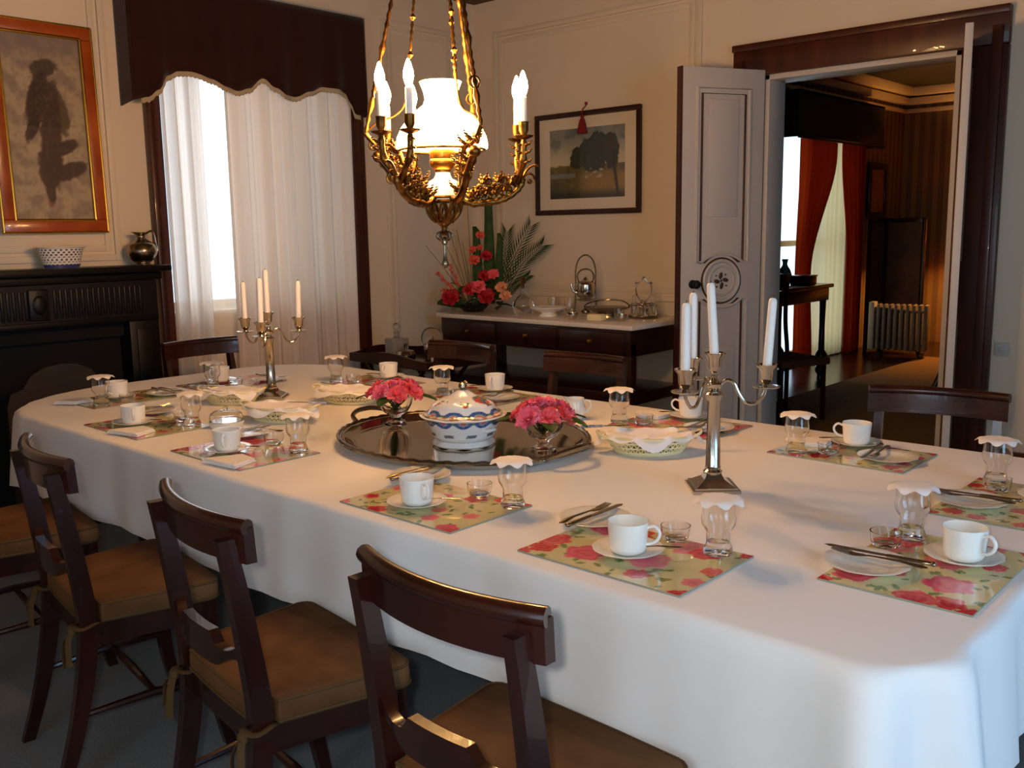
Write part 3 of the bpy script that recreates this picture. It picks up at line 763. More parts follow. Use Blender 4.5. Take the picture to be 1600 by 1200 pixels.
# ------------------------------------------------------------------ tray with tureen and vases
TRX, TRY = -2.16, 2.12
tr = thing('serving_tray', 'large oval silver tray with two handles in the middle of the table', 'tray', (TRX, TRY, TZ))
AX, AY = .445, .372
b = MB(); b.lathe([(0, .012), (.86, .012), (.885, .014), (.93, .028), (.97, .032), (.995, .030), (1.0, .025), (.985, .020), (.94, .012), (.9, .004), (.88, .002), (0, .002)], 120, sx=AX, sy=AY); b.build('dish', TRAYM, tr, ang=50)
b = MB(); b.tube([(AX * .985 * cos(TAU * k / 150), AY * .985 * sin(TAU * k / 150), .031 + .002 * sin(TAU * k / 3)) for k in range(150)], .0065, 6, closed=True)
b.build('gadroon_rim', DULLS, tr)
for s in (-1, 1):
    b = MB(); b.tube(spline([(s * .425, -.085, .026), (s * .465, -.075, .045), (s * .487, -.04, .056), (s * .492, 0, .058), (s * .487, .04, .056), (s * .465, .075, .045), (s * .425, .085, .026)], 5), .0085, 8)
    b.build('handle', DULLS, tr)
TT = TZ + .013
tu = thing('lidded_tureen', 'blue banded white china tureen with floral lid on the silver tray', 'tureen', (-2.115, 2.085, TT))
def scallop(a, d, n, h, c0):
    """d = distance from the edge the arcs hang on; coloured rings inside each arc"""
    u = ((a * n / TAU) % 1. - .5) / .46; q = sqrt(u * u + (d / h) ** 2)
    if q < .30: return (206, 104, 84)
    if q < .46: return (150, 172, 176)
    if q < .95: return (56, 78, 142) if int(q * 30) % 5 else (120, 146, 176)
    if d < h * .35 and abs(u) > .9: return (92, 140, 84)
    return c0
def dec(zs):
    def fn(co):
        a = atan2(co.y, co.x); z = co.z; c = (238, 236, 232)
        if z < .0905: c = scallop(a, max(0, .086 - z), 12, .019, c) if z > .062 else c
        if .036 < z < .046 and (a * 9 / TAU) % 1 < .45: c = (120, 128, 110) if noise.noise((a * 30, z * 300, 1)) > -.1 else (90, 100, 130)
        if .0015 < z < .004 or .0195 < z < .0215: c = (150, 140, 110)
        return lin(c)
    return fn
def lidc(co):
    r = sqrt(co.x ** 2 + co.y ** 2); a = atan2(co.y, co.x); c = (240, 236, 228)
    n1 = noise.noise((co.x * 60, co.y * 60, co.z * 60)); n2 = noise.noise((co.x * 22 + 5, co.y * 22, co.z * 22 + 3))
    if .045 < r < .098 and n2 > .12:
        c = (190, 82, 60) if n1 > .15 else (86, 132, 70) if n1 < -.15 else (74, 88, 136) if n2 > .3 else c
    if r > .096 and co.z < .122: c = scallop(a, max(0, co.z - .1035), 9, .016, c)
    if r > .118: c = (196, 140, 92) if n1 > -.05 else (232, 214, 190)
    return lin(c)
def dense(P, k): return spline([(r, 0, z) for r, z in P], k)
def DL(P, k=5): return [(max(0, p.x), p.z) for p in dense(P, k)]
b = MB(); b.lathe([(0, .004)] + DL([(.096, .0), (.099, .006), (.094, .014), (.090, .020), (.100, .030), (.104, .042), (.108, .052), (.116, .070), (.122, .084), (.135, .092), (.137, .096), (.128, .097), (.112, .085)], 9) + [(0, .05)], 180,
                wob=lambda a, j, r, z: (1 + .012 * cos(8 * a), .0012 * cos(8 * a)))
o = b.build('bowl', DECCH, tu, ang=60); paint(o, dec([(.056, .087, 6), (.032, .050, 4)]))
b = MB(); b.lathe(DL([(.122, .096), (.124, .100), (.112, .108), (.104, .118), (.094, .132), (.070, .146), (.042, .156), (.026, .166), (.016, .172)], 10) + [(0, .173)], 180)
o = b.build('lid', DECCH, tu, ang=60); paint(o, lidc)
b = MB(); b.lathe([(.006, .17), (.009, .176), (.014, .182), (.012, .192), (.004, .198), (0, .199)], 14); b.tube([(0, 0, .188), (.012, .004, .198), (.02, .002, .196)], [.007, .006, .002], 8)
b.build('knob', DULLS, o)
for s in (-1, 1):
    b = MB(); b.tube(spline([(s * .108, -.022, .058), (s * .122, -.018, .058), (s * .127, 0, .060), (s * .122, .018, .058), (s * .108, .022, .058)], 4), .006, 8); b.build('handle', CHINA, tu)

def vase(loc, label, s=1.):
    v = thing('glass_vase', label, 'vase', loc, 0, 'cut glass vases on the tray')
    b = MB(); b.lathe([(0, .004), (.038 * s, .0), (.040 * s, .004), (.022 * s, .012), (.017 * s, .022), (.024 * s, .030), (.045 * s, .045), (.058 * s, .07), (.066 * s, .098), (.064 * s, .099), (.054 * s, .072), (.040 * s, .049), (0, .036)], 36,
                wob=lambda a, j, r, z: (1 + (.03 * cos(12 * a) if .03 < z < .095 else 0), 0)); b.build('body', GLASS, v, ang=50)
    return v
V1, V2 = (-2.535, 2.165, TT), (-1.868, 2.185, TT)
vase(V1, 'cut glass vase of pink flowers on the tray handle nearer the window')
vase(V2, 'cut glass vase of pink flowers on the tray handle nearer the front candelabra')
def bloom_mesh(seed, r, whorls, m):
    rnd = random.Random(seed); b = MB()
    for w in range(whorls):
        n = 5 + w; t = (w + 1) / whorls
        for k in range(n):
            a = TAU * k / n + w * .6 + rnd.uniform(-.15, .15); L = r * (.55 + .5 * t) * rnd.uniform(.9, 1.1); op = .25 + .95 * t
            wd = L * .75; ph = rnd.uniform(0, 6)
            M = RZ(a)
            def fn(u, v, L=L, wd=wd, op=op, ph=ph):
                s = u; ww = wd * (sin(pi * min(1, .12 + .8 * s)) ** .7) * (v - .5) * 2
                x = L * s * sin(op * (.5 + .5 * s)); z = L * s * cos(op * (.5 + .55 * s)) + .0025 * sin(9 * v + ph) * s * 2
                return (x, ww * .62 + .002 * sin(14 * s + ph), z + abs(v - .5) * L * .18)
            b.sheet(fn, 6, 5, M)
    return b.mesh('bloom', m, 70)
STEMM = MB().tube([(0, 0, 0), (.002, 0, -.03), (.0, .002, -.065)], .0018, 6).mesh('stem', STEM)
AZ = [bloom_mesh(i, .037, 4, m) for i, m in ((1, PINK), (2, PINKB), (3, PINK), (4, PINKB))]
def flower(name, label, cat, grp, loc, rot, me, sc=1., stem=True):
    t = thing(name, label, cat, loc, 0, grp); t.rotation_euler = rot; t.scale = (sc,) * 3
    o = bpy.data.objects.new('bloom', me); COL.objects.link(o); o.parent = t
    if stem:
        o = bpy.data.objects.new('stem', STEMM); COL.objects.link(o); o.parent = t
    return t
rnd = random.Random(5)
for (V, n, lab, R0) in ((V1, 8, 'pink azalea bloom in the tray vase nearer the window', .062), (V2, 8, 'pink azalea bloom in the tray vase nearer the front candelabra', .066)):
    for k in range(n):
        a = TAU * k / (n - 1) + .3; rr = R0 if k < n - 1 else 0
        flower('azalea_bloom', lab, 'flower', 'azaleas ' + ('of the first vase' if V is V1 else 'of the second vase'),
               (V[0] + rr * cos(a), V[1] + rr * sin(a), V[2] + (.106 if rr else .122) + rnd.uniform(-.006, .008)),
               (-sin(a) * .75 * (rr > 0), 0, 0) if 0 else (0, .8 * (rr > 0), a), AZ[k % 4], rnd.uniform(.95, 1.2))
def leaf_mesh(name, L, W, fold=.25, droop=.3, m=LEAF, nu=9):
    b = MB()
    def fn(u, v):
        w = W * (sin(pi * min(1, u * .97 + .015)) ** .8) * (v - .5)
        return (L * u, w, abs(v - .5) * W * fold - droop * L * u * u)
    b.sheet(fn, nu, 5); return b.mesh(name, m, 70)
LEAFM = leaf_mesh('leaf', .095, .05)
for V, angs, lab in ((V1, (3.6, .6, 5.2, 2.2), 'green leaf spreading from the tray vase nearer the window'), (V2, (3.9, .2, 5.6, 1.2), 'green leaf spreading from the tray vase nearer the front candelabra')):
    for a in angs:
        o = single('leaf_sprig', LEAFM, (V[0] + .055 * cos(a), V[1] + .055 * sin(a), V[2] + .098), a, lab, 'leaf', 'leaves ' + ('of the first vase' if V is V1 else 'of the second vase'))
        o.rotation_euler = (0, -.1, a)
# foliage massed inside the glass bowls
for V, lab in ((V1, 'bunched green foliage inside the tray vase nearer the window'), (V2, 'bunched green foliage inside the tray vase nearer the front candelabra')):
    b = MB(); q = random.Random(2)
    for k in range(46):
        a = q.uniform(0, TAU); z = q.uniform(.05, .094); r = q.uniform(0, .34 * z + .0)
        M = T(r * cos(a), r * sin(a), z) @ Matrix.Rotation(q.uniform(0, 6), 4, Vector((q.uniform(-1, 1), q.uniform(-1, 1), .3)).normalized())
        b.add([(-.010, 0, 0), (0, -.004, .002), (.010, 0, 0), (0, .004, .002)], [(0, 1, 2, 3)], M)
    for k in range(6):
        a = TAU * k / 6; b.tube([(.004 * cos(a), .004 * sin(a), .04), (.03 * cos(a), .03 * sin(a), .10)], .0015, 5)
    o = b.build('foliage', LEAF, loc=V, ang=60, solid=.0006); o['kind'] = 'stuff'; tag(o, lab, 'foliage')

# ------------------------------------------------------------------ bread baskets with lace cloths, butter dish, jug
def basket(loc, rz, a, c, label, clab, cloth=LACE, seed=0):
    t = thing('bread_basket', label, 'basket', loc, rz, 'oval pierced china baskets')
    b = MB(); n = 40
    b.lathe([(0, .004), (.72, .003), (.74, .0), (.76, .006)], n, sx=a, sy=c)
    for j, (r, z) in enumerate(((.77, .008), (.86, .024), (.95, .040), (1.0, .054))):
        b.tube([(a * r * cos(TAU * k / n), c * r * sin(TAU * k / n), z) for k in range(n)], .003 if j % 3 else .0045, 6, closed=True)
    for s in (-1, 1):
        for k in range(n):
            a0 = TAU * k / n; P = []
            for i in range(5):
                u = i / 4; r = .77 + .23 * u; aa = a0 + s * .22 * u; P.append((a * r * cos(aa), c * r * sin(aa), .008 + .046 * u))
            b.tube(P, .0024, 5)
    b.build('lattice', CREAMCH, t, ang=60)
    for s in (-1, 1):
        b = MB(); b.tube(spline([(s * a * .97, -.03, .052), (s * (a + .018), -.022, .062), (s * (a + .024), 0, .066), (s * (a + .018), .022, .062), (s * a * .97, .03, .052)], 4), .0045, 8); b.build('handle', CREAMCH, t)
    def fn(u, v):
        an = TAU * u; r = v * 1.10 * (1 + .15 * max(0, cos(4 * an + seed)) * (v > .9)); z = .038 + .02 * min(1, v * v * 1.0) + .003 * sin(5 * an + seed)
        if v > .86: z = .058 + .004 * sin(9 * an) - (v - .86) * (.10 + .16 * max(0, cos(4 * an + seed)))
        return (a * r * cos(an), c * r * sin(an), z + .004)
    o = MB().sheet(fn, 96, 18, closed_u=True); o.f.append(list(range(96))); o.m.append(0)
    o = o.build('basket_cloth', cloth, ang=80); o.location = loc; o.rotation_euler = (0, 0, rz)
    tag(o, clab, 'cloth', 'cloths lining the baskets')
RA = .74
basket((-1.62, 2.395, TZ), RA, .135, .085, 'cream pierced china basket beside the front candelabra', 'white lace cloth lining the basket beside the front candelabra')
basket((-2.965, 1.975, TZ), RA - .35, .14, .085, 'cream pierced china basket before the farther candelabra', 'white lace cloth lining the basket before the farther candelabra', seed=1)
basket((-3.06, 2.37, TZ), RA - .4, .14, .085, 'cream pierced china basket behind the tray handle, near the flower vase', 'white lace cloth lining the basket near the flower vase', seed=2)
basket((-3.43, 2.06, TZ), RA - .2, .12, .08, 'cream pierced china basket between the farther candelabra and window end', 'white cloth lining the basket at the foot of the farther candelabra', cloth=NAPK, seed=3)
def bknife(loc, rz, label):
    t = thing('butter_knife', label, 'knife', loc, rz, 'blue and white handled knives')
    b = MB(); b.tube([(0, -.07, .003), (0, -.06, .003), (0, 0, .003)], [.004, .0085, .0065], 10, flat=.6); b.build('handle', BLUEW, t)
    b = MB(); b.tube([(0, 0, .003), (0, .01, .003), (0, .08, .003), (0, .09, .003)], [.004, .0075, .008, .001], 8, flat=.16); b.build('blade', STEELK, t)
bknife((-1.51, 2.523, TZ + .067), RA + 1.4, 'blue handled knife resting on the basket rim toward the front candelabra')
bknife((-1.765, 2.353, TZ + .067), RA - 1.5, 'blue handled knife resting on the basket rim toward the tray')
bknife((-2.86, 2.03, TZ + .067), RA + 1.3, 'blue handled knife on the basket before the farther candelabra')
bknife((-3.53, 2.00, TZ + .067), RA - 1.7, 'blue handled knife on the basket at the foot of the farther candelabra')
bd = thing('butter_dish', 'round glass covered butter dish beside the chair-row settings', 'dish', (-3.02, 1.785, TZ))
MB().lathe([(0, .004), (.05, .002), (.056, 0), (.060, .004), (.062, .020), (.060, .022), (.055, .016), (0, .014)], 32).build('dish', CHINA, bd)
ld = MB().lathe([(.058, .022), (.0585, .034), (.054, .048), (.036, .058), (.012, .062), (0, .0625)], 32).build('cover', GLASS, bd, solid=.003)
MB().sph((0, 0, .069), (.009, .009, .008), 12, 8).build('knob', GLASS, ld)
piece('serving_spoon', 'silver spoon lying beside the glass covered butter dish', 'spoon', None, (-2.90, 1.82, TZ + .001), -1.2, [('spoon_bowl', SPB), ('handle', SPH)])
jg = thing('cream_jug', 'small white cream jug behind the pink flowers', 'jug', (-2.12, 2.66, TZ), .7)
MB().lathe([(0, .004), (.024, 0), (.027, .004), (.036, .022), (.038, .042), (.030, .062), (.029, .070), (.033, .078), (.031, .078), (.027, .070), (.028, .062), (.035, .042), (0, .01)], 28,
           wob=lambda a, j, r, z: (1 + (.28 * exp(-(a - pi) ** 2 * 5) if z > .066 else 0), .006 * exp(-(a - pi) ** 2 * 5) if z > .07 else 0)).build('body', CHINA, jg)
MB().tube(spline([(.030, 0, .066), (.05, 0, .066), (.056, 0, .045), (.036, 0, .024)], 5), .004, 8).build('handle', CHINA, jg)

# ------------------------------------------------------------------ candelabra and candles
def candelabra(loc, rz, arms, label):
    t = thing('candelabra', label, 'candelabra', loc, rz, 'four light candelabra')
    b = MB()
    for (h, z0, z1, k) in ((.062, 0, .008, 1), (.056, .008, .014, 1), (.050, .014, .030, .52), (.026, .030, .044, .72)):
        P = [(-h, -h), (h, -h), (h, h), (-h, h)]; q = [(x * k, y * k) for x, y in P]
        b.add([(x, y, z0) for x, y in P] + [(x, y, z1) for x, y in q], [(3, 2, 1, 0), (4, 5, 6, 7)] + [(i, (i + 1) % 4, (i + 1) % 4 + 4, i + 4) for i in range(4)])
    b.build('base', SILVER, t, ang=30)
    b = MB(); b.lathe([(0, .04), (.024, .042), (.025, .048), (.019, .054), (.0205, .058), (.018, .062), (.0155, .235), (.0195, .24), (.021, .246), (.024, .252), (.020, .258), (.012, .262), (0, .262)], 36,
                    wob=lambda a, j, r, z: (1 + (.07 * cos(12 * a) if .06 < z < .236 else 0), 0)); b.build('column', SILVER, t, ang=40)
    def cup(bm, x, y, z, pan=True):
        if pan: bm.lathe([(0, z), (.012, z), (.034, z + .004), (.036, z + .007), (.033, z + .008), (.012, z + .005), (.009, z + .012), (0, z + .012)], 24, (x, y, 0))
        bm.lathe([(0, z + .010), (.007, z + .011), (.012, z + .018), (.017, z + .028), (.0185, z + .050), (.027, z + .060), (.0275, z + .063), (.018, z + .060), (.0125, z + .052), (.0125, z + .035), (0, z + .034)], 24, (x, y, 0))
    b = MB(); b.lathe([(0, .258), (.01, .262), (.02, .272), (.022, .28), (.012, .288), (.009, .296), (.014, .302), (0, .304)], 20); cup(b, 0, 0, .298, False); b.build('centre_socket', SILVER, t, ang=40)
    tops = [(0, 0, .334)]
    for a in arms:
        R = .130; cs, sn = cos(a), sin(a)
        b = MB(); b.tube(spline([(r * cs, r * sn, z) for r, z in ((.014, .276), (.032, .290), (.050, .282), (.064, .254), (.082, .232), (.106, .232), (.124, .252), (R, .272))], 6), .0045, 8)
        b.build('arm', SILVER, t)
        b = MB(); cup(b, R * cs, R * sn, .270); b.build('socket', SILVER, t, ang=40)
        tops.append((R * cs, R * sn, .306))
    Rm = RZ(rz)
    return [tuple(Vector(loc) + (Rm @ Vector(p))) for p in tops]
CAX = atan2(.6724, .7400)      # direction across the view, for siting the branches
def candles(tops, hs, tilts, labels):
    for (x, y, z), h, tl, lb in zip(tops, hs, tilts, labels):
        t = thing('candle', lb, 'candle', (x, y, z + .001), 0, 'white candles'); t.rotation_euler = (tl[0], tl[1], 0)
        MB().lathe([(0, 0), (.0110, 0), (.0118, .02), (.0108, h - .012), (.0095, h - .004), (.006, h), (0, h + .001)], 20).build('wax', WAX, t)
        MB().tube([(0, 0, h), (.0006, 0, h + .004), (.001, 0, h + .007)], .0011, 5).build('wick', BLACK, t)
tp = candelabra((-1.255, 2.152, TZ), CAX, [math.radians(225), math.radians(-14), math.radians(105)], 'silver candelabra with tall white candles near the doorway end of the table')
candles(tp, (.205, .19, .195, .20), ((.03, -.06), (0, .0), (-.01, .06), (0, 0)),
        ['tall white candle in the centre socket of the front candelabra', 'white candle on the front candelabra arm nearest the tray', 'white candle on the front candelabra arm reaching toward the doorway', 'white candle on the back arm of the front candelabra, beside the centre candle'])
tp = candelabra((-3.405, 2.232, TZ), CAX, [math.radians(150), math.radians(30), math.radians(272)], 'smaller looking silver candelabra standing before the sheer curtains')
candles(tp, (.20, .175, .178, .20), ((0, 0), (0, 0), (0, .05), (0, .03)),
        ['white candle in the centre of the candelabra before the curtains', 'white candle on the curtain candelabra arm facing the bright gap', 'white candle on the curtain candelabra arm facing the sideboard', 'white candle on the curtain candelabra arm in front of its centre'])

# ------------------------------------------------------------------ chandelier
CHX, CHY = -2.30, 2.20
CH = thing('chandelier', 'gilt bronze oil lamp chandelier with glowing white shade and candle bulbs over the table', 'chandelier', (CHX, CHY, 1.30), CAX)
Z0 = 1.30
def zl(P): return [(r, z - Z0) for r, z in P]
sh = MB().lathe(zl([(.146, 1.695), (.1475, 1.705), (.143, 1.730), (.128, 1.762), (.100, 1.795), (.072, 1.818), (.055, 1.832), (.0535, 1.840), (.050, 1.846), (.050, 1.856), (.054, 1.875), (.063, 1.898), (.066, 1.905)]), 48)
sh.f = [f for f in sh.f if len(f) == 4]; sh.m = [0] * len(sh.f)
sh.build('lamp_shade', OPAL, CH, ang=60, solid=.004)
MB().lathe(zl([(0, 1.62), (.026, 1.62), (.027, 1.628), (.040, 1.640), (.043, 1.655), (.040, 1.662), (.042, 1.668), (.042, 1.69), (.038, 1.69), (.037, 1.67), (0, 1.668)]), 28).build('burner', BRASS, CH)
MB().lathe(zl([(0, 1.69), (.03, 1.69), (.026, 1.72), (.024, 1.80), (.022, 1.88), (.019, 1.88), (.021, 1.80), (.022, 1.72), (0, 1.692)]), 20).build('lamp_chimney', GLASS, CH)
MB().lathe(zl([(0, 1.53), (.058, 1.532), (.060, 1.54), (.060, 1.572), (.052, 1.584), (.045, 1.592), (.030, 1.600), (.024, 1.612), (.024, 1.622), (0, 1.622)]), 36).build('oil_font', OPALB, CH)
b = MB(); b.tube([(.138 * cos(TAU * k / 48), .138 * sin(TAU * k / 48), 1.692 - Z0) for k in range(48)], .005, 8, closed=True)
b.build('shade_ring', BRONZE, CH)
b = MB()
for r, z in ((.062, 1.528), (.064, 1.54), (.030, 1.462)): b.tube([(r * cos(TAU * k / 32), r * sin(TAU * k / 32), z - Z0) for k in range(32)], .005, 8, closed=True)
for k in range(12):
    a = TAU * k / 12
    b.tube([(r * cos(a + s), r * sin(a + s), z - Z0) for r, z, s in ((.062, 1.528, 0), (.060, 1.51, .1), (.054, 1.49, .2), (.042, 1.473, .1), (.030, 1.462, 0))], .0045, 6)
    b.tube([(r * cos(a + s), r * sin(a + s), z - Z0) for r, z, s in ((.062, 1.528, 0), (.060, 1.51, -.1), (.054, 1.49, -.2), (.042, 1.473, -.1), (.030, 1.462, 0))], .004, 6)
b.lathe(zl([(.032, 1.463), (.020, 1.452), (.010, 1.444), (.008, 1.43), (.014, 1.424), (.008, 1.416), (0, 1.416)]), 20)
b.build('pierced_bowl', BRONZE, CH)
b = MB()
for k in range(6):
    a = TAU * k / 6; b.tube([(r * cos(a), r * sin(a), z - Z0) for r, z in ((.006, 1.432), (.022, 1.424), (.026, 1.412), (.016, 1.402), (.006, 1.40))], .0035, 6)
b.lathe(zl([(0, 1.31), (.006, 1.311), (.012, 1.318), (.013, 1.326), (.008, 1.338), (.004, 1.36), (.003, 1.385), (.009, 1.39), (.010, 1.40), (.006, 1.412), (0, 1.414)]), 16)
b.build('drop_finial', DULLS, CH)
rnd = random.Random(3)
def curl(bm, c, ax, up, r, n=1.2, t=.004, flip=1):
    """scrolling tendril starting at c; ax and up span its plane"""
    c = Vector(c); ax = Vector(ax); up = Vector(up); P = []
    for k in range(18):
        u = k / 17; a = flip * TAU * n * u; rr = r * (1 - .75 * u)
        P.append(c + ax * (r - rr * cos(a)) + up * (rr * sin(a)))
    bm.tube(P, [t * (1 - .3 * k / 17) for k in range(18)], 6); bm.sph(P[-1], t * 1.9, 8, 6)
def leafb(bm, c, ax, up, L):
    c = Vector(c); ax = Vector(ax).normalized(); up = Vector(up).normalized(); sd = up.cross(ax); up = ax.cross(sd)
    Mx = Matrix((ax, sd, up)).transposed().to_4x4()
    for u, v, w, r in ((.22, 0, .05, .20), (.45, .17, .12, .15), (.45, -.17, .12, .15), (.68, 0, .24, .15), (.86, 0, .40, .10)):
        bm.sph((0, 0, 0), (L * r * 1.5, L * r, L * r * .6), 8, 6, T(*(c + ax * L * u + sd * L * v + up * L * w)) @ Mx)
for ad in (-118, 11, 127):
    a = math.radians(ad); ax = Vector((cos(a), sin(a), 0)); sd = Vector((-sin(a), cos(a), 0)); up = Vector((0, 0, 1))
    def at(r, z, s=0.): return ax * r + sd * s + up * (z - Z0)
    b = MB()
    P = spline([at(.060, 1.535), at(.095, 1.518), at(.14, 1.522), at(.185, 1.528), at(.225, 1.545), at(.258, 1.575), at(.266, 1.60)], 6)
    b.tube(P, [.0125 - .003 * abs(sin(k * .9)) for k in range(len(P))], 8)
    curl(b, at(.265, 1.595), ax, up, .026, .8, .0045); b.tube(spline([at(.262, 1.60), at(.285, 1.632), at(.31, 1.642), at(.325, 1.635)], 5), [.005] * 8 + [.004] * 7 + [.002], 6)
    for r, z, q in ((.085, 1.54, .024), (.11, 1.545, .022), (.14, 1.55, .028), (.17, 1.55, .026), (.20, 1.562, .026), (.225, 1.585, .022), (.13, 1.585, .02), (.18, 1.59, .02)):
        curl(b, at(r, z), ax, up, q, 1.1, .0052, 1); curl(b, at(r, z - .012), ax * -1, up * -1, q * .6, .8, .0042)
        leafb(b, at(r, z, .004), sd + up * .5, up, .042); leafb(b, at(r + .01, z, -.004), -sd + up * .5, up, .042); leafb(b, at(r, z), ax + up, sd, .04)
        b.sph(at(r + .012, z + .008), .008, 8, 6)
    for s in (-1, 1):
        b.tube(spline([at(.245, 1.585), at(.252, 1.61, s * .02), at(.258, 1.65, s * .046), at(.26, 1.69, s * .052), at(.26, 1.722, s * .052)], 5), [.009, .009, .010, .011, .011, .0115, .010, .009, .010, .0125, .013, .013, .012, .010, .010, .0095, .010, .011, .010, .008, .008], 8)
        for z in (1.645, 1.675, 1.70): leafb(b, at(.26, z, s * .052), ax + sd * s, up, .034); leafb(b, at(.26, z, s * .052), -ax, up, .03)
    b.build('branch', BRONZE, CH, ang=60)
    for s in (-1, 1):
        b = MB(); c = at(.26, 0, s * .052); c = (c.x, c.y, 0)
        b.lathe(zl([(0, 1.720), (.010, 1.720), (.026, 1.728), (.030, 1.733), (.026, 1.734), (.010, 1.731), (.011, 1.738), (.016, 1.748), (.0165, 1.772), (.018, 1.776), (.014, 1.776), (0, 1.772)]), 20, c, wob=lambda a, j, r, z: (1 + (.12 * cos(8 * a) if r > .022 else 0), 0))
        b.build('bulb_socket', BRONZE, CH, ang=50)
        MB().lathe(zl([(0, 1.772), (.0115, 1.772), (.0115, 1.852), (.008, 1.856), (0, 1.856)]), 16, c).build('candle_tube', WAX, CH)
        MB().lathe(zl([(0, 1.854), (.007, 1.856), (.012, 1.868), (.016, 1.884), (.0145, 1.900), (.009, 1.918), (.004, 1.932), (0, 1.936)]), 16, c).build('bulb', BULB, CH)
for ad in (-57, 65, -175):
    a = math.radians(ad); ax = Vector((cos(a), sin(a), 0)); sd = Vector((-sin(a), cos(a), 0)); up = Vector((0, 0, 1))
    def at(r, z, s=0.): return ax * r + sd * s + up * (z - Z0)
    b = MB()
    b.tube(spline([at(.062, 1.535), at(.09, 1.53), at(.125, 1.552), at(.155, 1.60), at(.185, 1.645), at(.205, 1.668)], 6), .0125, 8); b.sph(at(.207, 1.672), .019, 12, 8)
    b.tube(spline([at(.125, 1.555), at(.118, 1.60), at(.128, 1.65), at(.142, 1.692)], 5), .009, 8)
    b.tube(spline([at(.142, 1.692), at(.165, 1.70), at(.195, 1.70), at(.225, 1.72), at(.245, 1.745)], 5), .008, 8)
    for r, z, q in ((.10, 1.56, .022), (.14, 1.60, .024), (.12, 1.635, .020), (.165, 1.65, .02), (.16, 1.695, .02), (.20, 1.705, .02)):
        curl(b, at(r, z), ax, up, q, 1.1, .0052, 1); curl(b, at(r, z), ax * -1, up, q * .7, 1., .0045, -1)
        leafb(b, at(r, z, .004), sd + up * .4, up, .042); leafb(b, at(r, z, -.004), -sd + up * .4, up, .042); leafb(b, at(r, z), up - ax, sd, .04); b.sph(at(r + .01, z + .012), .0085, 8, 6)
    b.build('bracket', BRONZE, CH, ang=60)
    # chain of beads and links up to the crown
    b = MB(); A = at(.245, 1.745); B = at(.035, 2.62); n = 60; P = [A + (B - A) * (k / n) for k in range(n + 1)]
    b.tube(P, [.0045 + .004 * (k % 2) + (.007 if k % 12 == 6 else 0) for k in range(n + 1)], 6)
    for k in (9, 33): b.tube([P[k] + sd * .018 * cos(TAU * i / 16) + up * .018 * sin(TAU * i / 16) for i in range(16)], .003, 6, closed=True)
    b.build('chain', BRONZE, CH)
    b = MB(); A = at(.10, 1.93); B = at(.03, 2.62); P = [A + (B - A) * (k / n) for k in range(n + 1)]
    b.tube(P, [.003 + .003 * (k % 2) + (.005 if k % 10 == 5 else 0) for k in range(n + 1)], 6)
    b.tube(spline([at(.245, 1.745), at(.205, 1.78), at(.15, 1.80), at(.115, 1.84), at(.10, 1.93)], 6), .0035, 6)
    b.build('pulley_chain', BRONZE, CH)
MB().lathe(zl([(0, 2.56), (.02, 2.57), (.05, 2.60), (.055, 2.63), (.03, 2.66), (.012, 2.68), (.010, 3.03), (.03, 3.04), (.07, 3.07), (.075, 3.09), (0, 3.09)]), 28).build('ceiling_rod', BRONZE, CH)

# ------------------------------------------------------------------ sideboard and what stands on it
SX0, SX1, SY0, SY1, SZ = -4.94, -3.25, 4.62, 5.29, .862
sb = thing('sideboard', 'long dark sideboard with white marble top and three drawers below the print', 'sideboard', ((SX0 + SX1) / 2, (SY0 + SY1) / 2, 0))
hw, hd = (SX1 - SX0) / 2, (SY1 - SY0) / 2
MB().box((0, 0, SZ - .016), (2 * hw, 2 * hd, .032), .008).build('marble_top', MARBLE, sb)
b = MB(); b.box((0, 0, .75), (2 * hw - .06, 2 * hd - .05, .16), .004); b.build('carcass', MAHOG2, sb)
for i in (-1, 0, 1):
    x = i * (2 * hw - .1) / 3
    d = MB().box((x, -hd + .018, .75), ((2 * hw - .1) / 3 - .03, .022, .125), .006).build('drawer', MAHOG2, sb)
    q = MB(); q.lathe([(0, 0), (.012, .0), (.012, .004), (.005, .006), (.005, .012), (.011, .018), (.012, .024), (0, .028)], 12, M=T(x, -hd + .007, .75) @ Matrix.Rotation(pi / 2, 4, 'X')); q.build('knob', BRASS, d)
for sx in (-1, 1):
    for sy in (-1, 1):
        MB().box((sx * (hw - .06), sy * (hd - .06), .375), (.06, .06, .75), .006).build('leg', MAHOG2, sb)
MB().box((0, .0, .40), (2 * hw - .09, 2 * hd - .1, .07), .006).build('lower_shelf', MAHOG2, sb)

